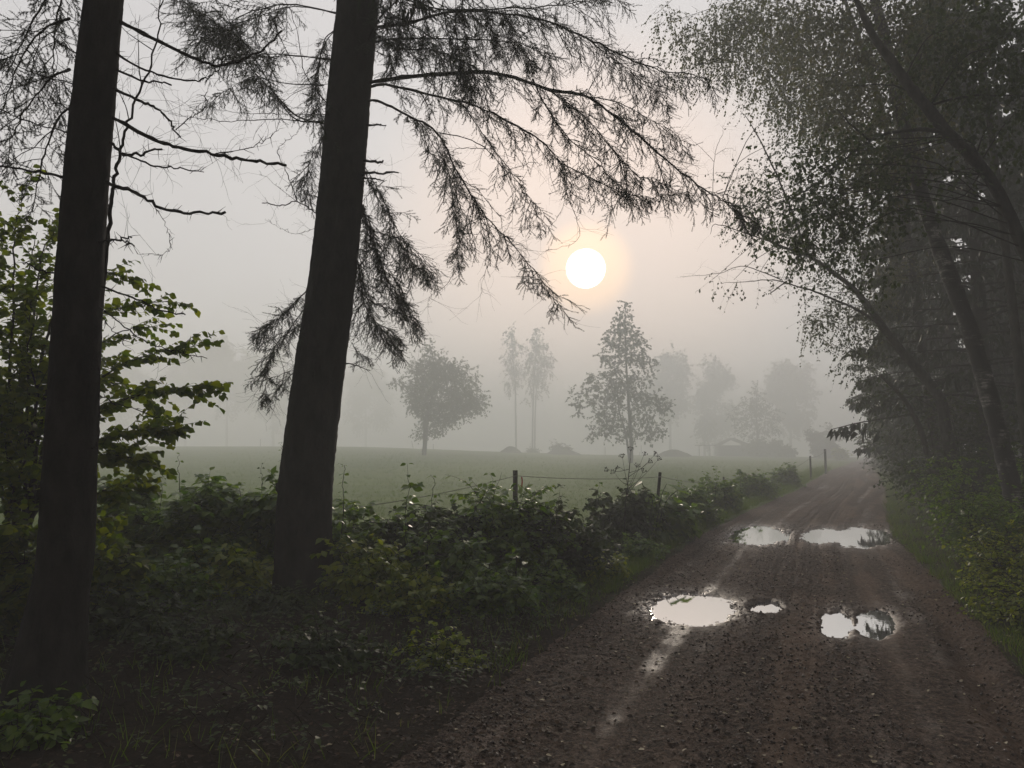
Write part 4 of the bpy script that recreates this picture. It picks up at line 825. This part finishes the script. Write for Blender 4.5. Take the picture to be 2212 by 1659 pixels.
for xx in (xl + .15, (xl + x0) / 2): 
    mb = MB(); box(mb, (xx, y, z - .3), (xx + .14, y + .14, H0 - .06)); mb.build('post', m_shed, t)
# thin stakes at the back of the field
for px, py, hp, y, lean, lab in [(893, 974, 22, 84, -4, 'leaning stake with a rag of weed left of the round oak'), (936, 976, 17, 84, 0, 'thin stake just right of the round oak trunk'), (1385, 988, 26, 84, 0, 'thin stake behind the tiered oak'), (1307, 984, 18, 84, 0, 'thin stake left of the tiered oak'), (562, 974, 26, 88, 1, 'stake in a small heap between the two spruce trunks'), (1381, 990, 14, 86, 1, 'short stake beside the one behind the tiered oak')]:
    y *= KF; a = P(px, py, y); z = float(ground_z(a[0], y)); t = thing('stake', lab, 'stake', (a[0], y, z), 'stakes at the back of the field')
    mb = MB(); mb.tube([[a[0], y, z - .2], P(px + lean, py - hp, y)], [.06, .045], 7); mb.build('shaft', m_post, t)

# ------------------------------------------------------------------ hazel bush at the left, undergrowth, saplings
def hazel_limb(root, pts, y0, y1, r0, r1, leaf_m=m_leaf_hazel, n=26, ln=.45, size=.085, per=9, s0=.25, hang=.04):
    line = limb_line(pts, y0, y1); b = MB(); b.tube(line, np.linspace(r0, r1, len(line)), 6)
    s = s0 + (1 - s0) * rng.random(n); p, T, _ = lerp_at(line, s); sd = unit(np.cross(T, [0, 0, 1.0]) + rng.normal(size=(n, 3)) * .35) * np.where(rng.random(n) < .5, 1, -1)[:, None]
    W = wander(p, unit(T + sd * .7), ln * (.4 + .8 * rng.random(n)) * (1.2 - .5 * s), 5, hang, .1); b.tubes(W, np.tile(np.linspace(.003, .001, 5), (n, 1)), 3)
    N = n * per; i2 = np.repeat(np.arange(n), per); uu = (.1 + .9 * (np.tile(np.arange(per), n) + rng.random(N)) / per) * 3.999; a0 = uu.astype(int); ff = (uu - a0)[:, None]
    q = W[i2, a0] * (1 - ff) + W[i2, a0 + 1] * ff; T2 = unit(W[i2, a0 + 1] - W[i2, a0]); s2 = unit(np.cross(T2, [0, 0, 1.])) * np.where(np.arange(N) % 2 == 0, 1, -1)[:, None]
    ax = unit(T2 * .6 + s2 * .8 - np.array([0, 0, .5]) + rng.normal(size=(N, 3)) * .25); nr = unit(np.array([0, -.4, .7]) + rvec(N) * .8)
    a = MB(); leaves(a, q, ax, nr, size * (.55 + .7 * rng.random(N)), 1.15)
    m = b.build('branch', m_branch, root); a.build('leaves', leaf_m, m)
YH = 6.4
hz = thing('hazel_bush', 'large leafy hazel bush glowing yellow green behind the far left spruce', 'bush', (P(40, 1200, YH)[0], YH, 0))
HL = [([(60, 1150), (110, 1000), (160, 920), (230, 880), (330, 845), (450, 830)], 0.0), ([(60, 1150), (120, 960), (180, 850), (260, 790), (350, 760), (425, 745)], .3), ([(80, 1150), (140, 1060), (200, 1000), (260, 985), (325, 1000)], -.1),
      ([(80, 1100), (150, 990), (220, 950), (300, 930), (365, 925)], .1), ([(60, 1150), (90, 900), (130, 760), (200, 690), (290, 660), (370, 650)], .3), ([(60, 1150), (80, 850), (110, 700), (160, 620), (230, 590), (300, 610)], .5),
      ([(50, 1150), (60, 850), (70, 700), (90, 560), (130, 480)], .4), ([(30, 1150), (20, 850), (30, 650), (30, 520), (50, 420)], .2), ([(20, 1150), (-30, 850), (-40, 700), (-20, 560), (10, 480)], .6), ([(40, 1150), (20, 950), (-20, 800), (-60, 700)], .2),
      ([(60, 1150), (60, 980), (80, 860), (60, 760), (70, 660)], -.2), ([(50, 1150), (100, 1080), (160, 1080), (230, 1060), (290, 1050)], -.2), ([(40, 1150), (30, 1050), (10, 960), (0, 880)], -.4), ([(50, 1150), (70, 1060), (60, 980), (40, 900)], .5),
      ([(60, 1150), (110, 900), (180, 780), (250, 720), (330, 705)], .9), ([(40, 1150), (50, 780), (60, 600), (80, 500)], 1.0), ([(60, 1150), (140, 870), (200, 820), (300, 850), (370, 900)], .8), ([(20, 1200), (20, 1100), (40, 1030), (90, 1010)], -.5), ([(20, 1200), (60, 1150), (120, 1140), (190, 1130)], -.5)]
for pts, dy in HL: hazel_limb(hz, pts, YH, YH + dy + .2, .016, .003, n=40, per=10, size=.078)
# undergrowth clumps: (label, px, py of the foot, depth, half width px, height px, twigs, material, leaf size)
U = 'leafy undergrowth between the wood and the field'
UND = [
 ('dense leafy thicket between the far left and middle spruce trunks, left part', 330, 1215, 8.6, 95, 200, 620, m_leaf, .085),
 ('dense leafy thicket between the far left and middle spruce trunks, right part', 500, 1215, 8.8, 100, 195, 680, m_leaf, .085),
 ('dark leafy growth behind the far left spruce trunk', 180, 1230, 6.6, 100, 190, 420, m_leaf_hazel, .07),
 ('dark leafy growth filling the far left edge below the hazel', 20, 1260, 6.2, 100, 230, 420, m_leaf_hazel, .07),
 ('yellow green low plants left of the middle spruce foot', 500, 1290, 7.9, 90, 85, 330, m_leaf_yel, .065),
 ('yellow green low plants right of the middle spruce foot', 800, 1300, 7.7, 70, 120, 340, m_leaf_yel, .06),
 ('leafy growth hugging the right side of the middle spruce trunk', 760, 1210, 8.5, 60, 150, 300, m_leaf, .07),
 ('broad bramble thicket in front of the fence post', 1090, 1230, 9.3, 120, 165, 800, m_leaf, .065),
 ('dark bramble bush left of the track below the fence', 1180, 1230, 9.4, 95, 130, 520, m_leaf_dark, .06),
 ('dark rounded bush under the dried umbels', 1345, 1165, 12.6, 62, 108, 460, m_leaf_dark, .075),
 ('big leaved burdock like growth right of the dark rounded bush', 1420, 1140, 13.6, 60, 85, 320, m_leaf, .13),
 ('nettles along the bank halfway to the far puddles', 1490, 1115, 16, 50, 75, 380, m_leaf, .08),
 ('nettles along the bank beside the far left puddle', 1560, 1085, 19.5, 48, 68, 330, m_leaf, .085),
 ('hazy weeds along the bank beyond the far puddles', 1630, 1060, 25, 48, 50, 300, m_leaf, .10),
 ('hazy weeds on the bank near the road bend', 1700, 1040, 33, 40, 36, 260, m_leaf, .12),
 ('dark growth in the gap behind the yellow saplings', 930, 1240, 8.8, 90, 150, 480, m_leaf_dark, .065),
 ('low dark growth at the track side right of the bramble thicket', 1260, 1200, 10.6, 60, 75, 300, m_leaf_dark, .06),
]
UND += [
 ('low leafy plants at the foot of the thicket, left of the yellow ones', 380, 1330, 7.3, 90, 75, 300, m_leaf, .06),
 ('low dark plants right of the far left spruce foot', 260, 1390, 6.2, 90, 80, 260, m_leaf_dark, .06),
 ('low plants in front of the middle spruce foot', 600, 1350, 7.1, 60, 26, 130, m_leaf_dark, .055),
 ('low leafy plants in front of the yellow saplings', 880, 1345, 7.2, 80, 65, 260, m_leaf_yel, .055),
 ('low dark plants at the foot of the bramble thicket', 1050, 1320, 7.5, 100, 75, 360, m_leaf, .055),
 ('small plants by the left track edge below the bramble thicket', 1180, 1280, 8.3, 70, 55, 260, m_leaf, .05),
 ('grassy weeds by the left track edge beside the largest puddle', 1290, 1230, 9.4, 60, 45, 240, m_leaf_yel, .045),
 ('weeds at the left track edge beyond the grassy ones', 1380, 1185, 11.3, 55, 40, 240, m_leaf, .055),
 ('knee high nettles under the thicket between the spruces', 440, 1270, 8.0, 100, 100, 360, m_leaf, .075),
 ('tangled low growth left of the track, at the tall sapling feet', 960, 1290, 8.2, 90, 110, 420, m_leaf, .06),
 ('sparse ferny plants on the dark floor in the left foreground', 420, 1450, 5.6, 120, 45, 160, m_leaf_dark, .045),
 ('sparse ferny plants on the dark floor in the centre foreground', 700, 1450, 5.6, 120, 40, 160, m_leaf_dark, .045),
 ('dark leafy sprigs at the bottom left corner', 60, 1640, 4.1, 110, 60, 90, m_leaf, .05),
 ('small bright weeds beside the track in the foreground', 950, 1440, 5.7, 70, 45, 120, m_leaf_yel, .04),
]
for lab, px, py, y, hw, hp, n, m_, sz in UND:
    c = P(px, py, y); rx = hw / F * y
    bush('undergrowth_bush', lab, c[0], y, rx, rx * .75, hp / F * y * 1.08, int(n * 1.15), m_, sz * 1.35, 'undergrowth', U, ln=.35, stems=18, per=11)
# single saplings and tall stems with paired leaves
def sapling(name, lab, pts, y, leaf_m, size, pairs, r0=.006, branches=0, cat='sapling', droop=.35, wid=1.1, spread=.0):
    line = limb_line(pts, y, y + spread); z = line[0]; t = thing(name, lab, cat, z, 'saplings and tall stems among the undergrowth')
    b = MB(); b.tube(line, np.linspace(r0, r0 * .25, len(line)), 5); a = MB(); lines = [line]
    for i in range(branches):
        p, T, _ = lerp_at(line, [.35 + .6 * i / max(1, branches)]); d = unit(T * .7 + unit(np.array([[rng.normal(), rng.normal() * .6, .3]]))); W = wander(p, d, [.28 * (1.2 - i / max(1, branches))], 6, .03, .08)[0]; b.tube(W, np.linspace(r0 * .5, .001, 6), 4); lines.append(W)
    for k, l in enumerate(lines):
        m = pairs if k == 0 else max(3, pairs // 2); s = np.repeat(np.linspace(.3 if k == 0 else .15, 1, m), 2); p, T, _ = lerp_at(l, s); an = rng.random() * 6 + np.repeat(np.arange(m) * 1.57, 2) + np.tile([0, math.pi], m)
        h = np.stack([np.cos(an), np.sin(an) * .8, np.zeros(2 * m)], -1); ax = unit(h + T * .25 - np.array([0, 0, droop]) * (.5 + rng.random((2 * m, 1)))); leaves(a, p + h * .012, ax, unit(np.array([0, -.35, .8]) + rvec(2 * m) * .5), size * (.5 + .6 * rng.random(2 * m)) * (1.15 - .35 * s), wid)
    b.build('stem', m_stem, t); a.build('leaves', leaf_m, t); return t
SP = [
 ('leafy hazel sapling rising right of the middle spruce with its top over the field', [(878, 1290), (880, 1200), (876, 1110), (884, 1050), (880, 1005)], 7.9, m_leaf, .11, 9, 4),
 ('second hazel sapling just right of the first, with two leaves against the field', [(920, 1260), (925, 1160), (932, 1090), (938, 1040), (930, 1025)], 8.0, m_leaf, .10, 7, 2),
 ('leafy stem arching right below the fence post', [(960, 1230), (1000, 1150), (1040, 1080), (1065, 1045), (1058, 1025)], 8.6, m_leaf, .10, 9, 3),
 ('tall leafy stem left of the middle spruce trunk against the field', [(600, 1200), (602, 1100), (604, 1020), (610, 975), (606, 955)], 8.3, m_leaf, .07, 8, 0),
 ('nettle stem standing between the spruces against the field', [(562, 1180), (565, 1100), (566, 1040), (565, 1002)], 8.6, m_leaf_dark, .05, 12, 0),
 ('thin leafy stem rising highest from the thicket between the spruces', [(395, 1180), (390, 1100), (388, 1040), (384, 1000), (386, 978)], 8.5, m_leaf, .06, 7, 0),
 ('leafy stem right of the middle spruce trunk against the field', [(735, 1180), (742, 1100), (740, 1040), (745, 1010), (735, 1002)], 8.3, m_leaf, .07, 8, 1),
 ('thin stem with small leaves left in the thicket', [(340, 1190), (345, 1110), (350, 1060), (348, 1030)], 8.4, m_leaf, .07, 7, 1),
 ('short leafy stem in the thicket left of the nettle', [(520, 1190), (525, 1110), (520, 1065), (522, 1040)], 8.7, m_leaf, .07, 7, 1),
 ('yellow leaved sapling low in front of the middle spruce foot', [(700, 1380), (698, 1330), (700, 1290), (690, 1262)], 7.0, m_leaf_yel, .05, 5, 1),
 ('single pale sapling with drooping yellow tip right of the middle spruce', [(856, 1370), (858, 1330), (858, 1300), (852, 1285)], 7.1, m_leaf_yel, .08, 3, 0),
 ('nettle stems left of the dark rounded bush', [(1290, 1150), (1288, 1090), (1292, 1060), (1296, 1040)], 12.4, m_leaf, .09, 8, 0),
 ('arching stem with hanging leaves right of the fence post', [(1110, 1120), (1140, 1080), (1170, 1060), (1200, 1052), (1222, 1048)], 10.5, m_leaf_dark, .07, 9, 0),
 ('tall nettle above the bank right of the leaning post', [(1462, 1110), (1462, 1070), (1466, 1045), (1463, 1030)], 16, m_leaf, .10, 7, 0),
 ('nettle tops poking up on the bank beyond the burdock', [(1545, 1080), (1546, 1050), (1548, 1025), (1546, 1008)], 18, m_leaf, .12, 8, 1),
 ('drooping nettle left of the bank end', [(1530, 1085), (1528, 1050), (1524, 1030), (1520, 1020)], 18, m_leaf, .11, 8, 0),
 ('leafy stem on the bank where the wire sags', [(1600, 1065), (1600, 1040), (1602, 1022)], 21, m_leaf, .12, 7, 1),
]
for s in SP: sapling('leafy_stem', s[0], s[1], s[2], s[3], s[4], s[5], branches=s[6])
# big burdock leaves
bd = thing('burdock', 'burdock with broad pale topped leaves left of the track by the fence', 'plant', (*P(1410, 1120, 13.2)[:2], 0)); a = MB(); b = MB(); st = P(1415, 1130, 13.2); st[2] = .1
for (px, py, s_) in [(1385, 1040, .36), (1440, 1045, .40), (1405, 1062, .30), (1462, 1060, .3), (1370, 1070, .28), (1430, 1078, .3)]:
    e = P(px, py, 13.2 + rng.normal() * .25); l = smooth([st, (st + e) / 2 + [0, 0, .2], e], 4); b.tube(l, np.linspace(.01, .006, len(l)), 5)
    ax = unit(np.array([[(px - 1415) * .02 + rng.normal() * .1, -.4, -.25]])); leaves(a, e[None], ax, unit(np.array([[0, .1, 1.]])), [s_], 1.2)
b.build('stem', m_stem, bd); a.build('leaves', m_leaf, bd)
# dried umbels
um = thing('dried_umbel_plant', 'dried brown umbel plant standing against the mist beside the oak trunk', 'plant', (*P(1345, 1140, 12.0)[:2], 0)); b = MB(); st = P(1348, 1150, 12)
tips = [(1328, 1022), (1345, 990), (1362, 975), (1390, 985), (1400, 1000), (1420, 995), (1375, 1010), (1388, 1022), (1315, 1015), (1340, 1010), (1412, 985)]
main = smooth([st, P(1352, 1080, 12), P(1358, 1030, 12), P(1362, 990, 12)], 5); b.tube(main, np.linspace(.009, .003, len(main)), 5)
for px, py in tips:
    o = main[rng.integers(5, len(main) - 3)]; e = P(px, py, 12 + rng.normal() * .12); l = smooth([o, (o * .45 + e * .55) + [0, 0, -.03], e], 4); b.tube(l, np.linspace(.004, .002, len(l)), 4)
    S = wander(np.repeat(e[None], 14, 0), unit(unit(e - o) + rvec(14) * .8), np.full(14, .07), 3, -.05, .05); b.tubes(S, np.tile([.0016, .0014, .0012], (14, 1)), 3)
    q = S[:, -1]; leaves_ = MB; 
    b.tubes(np.stack([q, q + [0, 0, .012]], 1), np.full((14, 2), .006), 5, True)
b.build('stalks', m_branch, um)

# ------------------------------------------------------------------ fence
fn = thing('wire_fence', 'low electric fence of thin wooden posts and sagging white tape along the field edge', 'fence', (*P(1113, 1120, 13)[:2], 0))
posts = [(-2.05, 7.9, 1.05, .03, 0), None, None, None, None]
fp = []
def post(px, top, y, w_, lean=0):
    a = P(px, top, y); z = float(ground_z(a[0], y)); mb = MB()
    l = smooth([[a[0] - lean, y, z - .2], [a[0] - lean * .5, y, (z + a[2]) / 2], a], 3); mb.tube(l, np.linspace(w_ * 1.05, w_, len(l)), 9); p = mb.build('post', m_post, fn, smooth=False)
    i = MB(); i.tube([a + [0, -w_ * .8, -.09], a + [0, -w_ * 2.2, -.09]], [.012, .016], 8); i.build('insulator', m_wire, p); fp.append(a + [0, -w_ * 2, -.09])
post(672, 1092, 9.2, .03); post(1113, 1016, 13.0, .043); post(1426, 1020, 15.0, .032, .12); post(1563, 1030, 24, .03); post(1750, 985, 40, .05); post(1782, 970, 50, .075); 
for i in range(len(fp) - 1):
    a, b = fp[i], fp[i + 1]; sag = [.06, .05, .10, .35, .1][i]; u = np.linspace(0, 1, 14)[:, None]; l = a + (b - a) * u; l[:, 2] -= (4 * sag * u * (1 - u))[:, 0]
    mb = MB(); mb.tube(l, .0055 if i < 3 else .009, 5); mb.build('wire', m_wire, fn)
a = fp[1]; mb = MB(); u = np.linspace(0, 1, 8); c = a + np.stack([.11 + .01 * np.sin(u * 5), u * 0 - .01, -.02 - .26 * u], -1)
v = np.concatenate([c - [.012, 0, 0], c + [.012, .004, 0], c + [.012, .008, 0], c - [.012, -.004, 0]]); n = 8
mb.add(v, [[i, i + 1, n + i + 1, n + i] for i in range(n - 1)] + [[2 * n + i, 2 * n + i + 1, 3 * n + i + 1, 3 * n + i] for i in range(n - 1)]); mb.build('ribbon', m_red, fn)

# ------------------------------------------------------------------ grass, litter, stones: nobody could count these
def tufts(name, lab, x, y, size, blades, mat, cat=None):
    n = len(x); z = ground_z(x, y); idx = np.repeat(np.arange(n), blades); N = n * blades; r = size[idx]
    p = np.stack([x[idx] + rng.normal(size=N) * r * .25, y[idx] + rng.normal(size=N) * r * .25, z[idx] - .01], -1); d = unit(rng.normal(size=(N, 3)) * [.35, .35, 0] + [0, 0, 1.])
    S = wander(p, d, r * (.5 + .8 * rng.random(N)), 4, .12, .06); w_ = .0022 + .010 * r * .35; sd = unit(np.cross(S[:, 1] - S[:, 0], rvec(N)))
    prof = np.array([1, .8, .5, .0])[None, :, None]; A = S - sd[:, None] * w_[:, None, None] * prof; B = S + sd[:, None] * w_[:, None, None] * prof
    v = np.concatenate([A[:, :3], B[:, :3], S[:, 3:]], 1).reshape(-1, 3); o = np.arange(N)[:, None] * 7
    mb = MB(); mb.add(v, np.concatenate([o + [0, 3, 4, 1], o + [1, 4, 5, 2]]), o + [2, 5, 6]); ob = mb.build(name, mat); tag(ob, lab, kind='stuff'); return ob
# field grass: sown by view angle so that it thins with distance
n = 26000; u = -.75 + 1.25 * rng.random(n); y = 7.5 * (90 / 7.5) ** (rng.random(n) ** 1.15); x = u * y
k = (y > fence_line(x) - 1.0) & (road_t(x, y) < -.3); x, y = x[k], y[k]
tufts('field_grass', 'mown green grass of the misty field', x, y, (.05 + .0028 * y) * (.7 + .6 * rng.random(len(x))), 6, m_grass)
n = 5200; y = 5.5 * (60 / 5.5) ** rng.random(n); t = -.1 - 1.3 * rng.random(n) ** 1.5; k = (y > 8.5) | (rng.random(n) < .12); y, t = y[k], t[k]; x = np.interp(y, _ly, _lx) + t
tufts('verge_grass', 'grass along the left edge of the track', x, y, (.10 + .005 * y) * (.6 + .7 * rng.random(len(x))), 7, m_grass)
n = 1800; y = 3.5 * (60 / 3.5) ** rng.random(n); t = ROAD_W - .02 + 1.0 * rng.random(n) ** 1.6; x = np.interp(y, _ly, _lx) + t
tufts('right_verge_grass', 'grass and weeds along the right edge of the track', x, y, (.09 + .005 * y) * (.6 + .7 * rng.random(n)), 7, m_grass)
n = 420; y = 3.6 + 6 * rng.random(n); x = -5 + (5 + np.interp(y, _ly, _lx)) * rng.random(n)
tufts('forest_floor_grass', 'sparse thin grass blades on the dark forest floor', x, y, .10 + .10 * rng.random(n), 4, m_grass)
# low plants of the forest floor
n = 1500; y = 3.4 + 5.2 * rng.random(n) ** .6; x = -6 + (6 + np.interp(y, _ly, _lx) - .15) * rng.random(n); z = ground_z(x, y); a = MB()
m = 7; idx = np.repeat(np.arange(n), m); an = rng.random(n * m) * 6.28; p = np.stack([x[idx] + np.cos(an) * .04, y[idx] + np.sin(an) * .04, z[idx] + .03 + .14 * rng.random(n * m) * rng.random(n)[idx]], -1)
leaves(a, p, unit(np.stack([np.cos(an), np.sin(an), np.full(n * m, -.1)], -1)), unit(np.array([0, 0, 1.]) + rvec(n * m) * .4), .045 * (.4 + .9 * rng.random(n * m)), .9)
tag(a.build('ground_cover', m_leaf_dark), 'small low plants scattered over the dark forest floor', kind='stuff')
# dark heather and twigs
n = 3000; y = 3.3 + 6 * rng.random(n); x = -6.5 + (6.5 + np.interp(y, _ly, _lx) - .3) * rng.random(n); z = ground_z(x, y); an = rng.random(n) * 6.28
S = wander(np.stack([x, y, z], -1), np.stack([np.cos(an), np.sin(an), rng.random(n) * 1.2], -1), .08 + .22 * rng.random(n), 4, .12, .2); a = MB(); a.tubes(S, np.tile([.003, .0025, .002, .001], (n, 1)), 3)
tag(a.build('fallen_twigs', m_branch), 'dead twigs and stalks lying on the forest floor', kind='stuff')
def lay(mb, x, y, size, road_=False, lift=.006):
    n = len(x); t = road_t(x, y); on = (t > .12) & (t < ROAD_W - .12); z = np.where(on, terrain(x, y) + .02 + road_relief(x, y, t), ground_z(x, y)) + lift
    an = rng.random(n) * 6.28; leaves(mb, np.stack([x, y, z], -1), np.stack([np.cos(an), np.sin(an), rng.normal(size=n) * .12], -1), unit(np.array([0, 0, 1.]) + rvec(n) * .45), size, .85 + .4 * rng.random(n))
n = 11000; y = 3.2 + 8.5 * rng.random(n) ** 1.2; x = -6.5 + (7.3 + np.interp(y, _ly, _lx)) * rng.random(n) ** .75; a = MB(); k = fbm(x * 1.2, y * 1.2, 3) + .25 * rng.normal(size=n) > -.15; x = x[k]; y = y[k]; lay(a, x, y, .012 + .038 * rng.random(len(x)) ** 1.6)
n = 4200; y = 3.2 + 9 * rng.random(n) ** 1.3; t = .35 + rng.normal(size=n) * .55; lay(a, np.interp(y, _ly, _lx) + t, y, .014 + .03 * rng.random(n) ** 1.5)
tag(a.build('leaf_litter', m_litter), 'brown fallen leaves carpeting the forest floor', kind='stuff')
n = 1500; y = 3.2 + 14 * rng.random(n) ** 1.5; t = ROAD_W * rng.random(n); x = np.interp(y, _ly, _lx) + t; k = pud_r(x, y) > 1.3; a = MB(); lay(a, x[k], y[k], .016 + .02 * rng.random(k.sum()))
tag(a.build('road_leaves', m_litter), 'small brown leaves trodden into the track', kind='stuff')
n = 950; y = 3.2 + 12 * rng.random(n) ** 1.3; t = -2.2 + (ROAD_W + 2.4) * rng.random(n); x = np.interp(y, _ly, _lx) + t; k = pud_r(x, y) > 1.2; a = MB(); lay(a, x[k], y[k], .018 + .022 * rng.random(k.sum()), lift=.01)
tag(a.build('pale_leaves', m_pale_leaf), 'pale dry leaves scattered over the track and its edge', kind='stuff')
# gravel
n = 34000; y = 3.2 + 13 * rng.random(n) ** 1.5; t = .05 + (ROAD_W - .1) * rng.random(n); x = np.interp(y, _ly, _lx) + t; k = (pud_r(x, y) > .9) & (perlin(x * 1.1, y * .6) + .3 * rng.random(n) - .55 * np.exp(-((t - 1.0) / .3) ** 2) - .55 * np.exp(-((t - 2.85) / .3) ** 2) > -.1); x, y, t = x[k], y[k], t[k]; n = len(x)
z = terrain(x, y) + .02 + road_relief(x, y, t); tv = np.array([[1, 0, 0], [-1, 0, 0], [0, 1, 0], [0, -1, 0], [0, 0, 1], [0, 0, -1.]]); tf = [[[0, 2, 4], [2, 1, 4], [1, 3, 4], [3, 0, 4], [2, 0, 5], [1, 2, 5], [3, 1, 5], [0, 3, 5]]]
s_ = (.003 + .013 * rng.random(n) ** 4); Mx = frames(rvec(n), rvec(n), s_, .8); a = MB(); a.stamp(tv, tf, Mx, np.stack([x, y, z + s_ * .3], -1))
m_stone = leafmat('wet_gravel', [(.02, .013, .010), (.05, .034, .027), (.09, .068, .055), (.16, .13, .11)], .0, .55, .35); tag(a.build('gravel', m_stone), 'small wet stones strewn over the track', kind='stuff')

# ------------------------------------------------------------------ the fog itself
mb = MB(); x0, x1, y0, y1, z0, z1 = -320, 460, -80, 500, -8.0, 27.0
mb.add([[x0, y0, z0], [x1, y0, z0], [x1, y1, z0], [x0, y1, z0], [x0, y0, z1], [x1, y0, z1], [x1, y1, z1], [x0, y1, z1]],
       [[0, 3, 2, 1], [4, 5, 6, 7], [0, 1, 5, 4], [1, 2, 6, 5], [2, 3, 7, 6], [3, 0, 4, 7]])
hm = bpy.data.materials.new('fog'); hm.use_nodes = True; t = hm.node_tree; t.nodes.remove(t.nodes['Principled BSDF'])
v = nd(t, 'ShaderNodeVolumePrincipled', Density=HAZE, Anisotropy=0.0); v.inputs['Color'].default_value = (1, .995, .985, 1)
t.links.new(v.outputs[0], t.nodes['Material Output'].inputs['Volume'])
haze = mb.build('haze', hm); tag(haze, 'pale morning fog filling the air over field and track', kind='stuff')
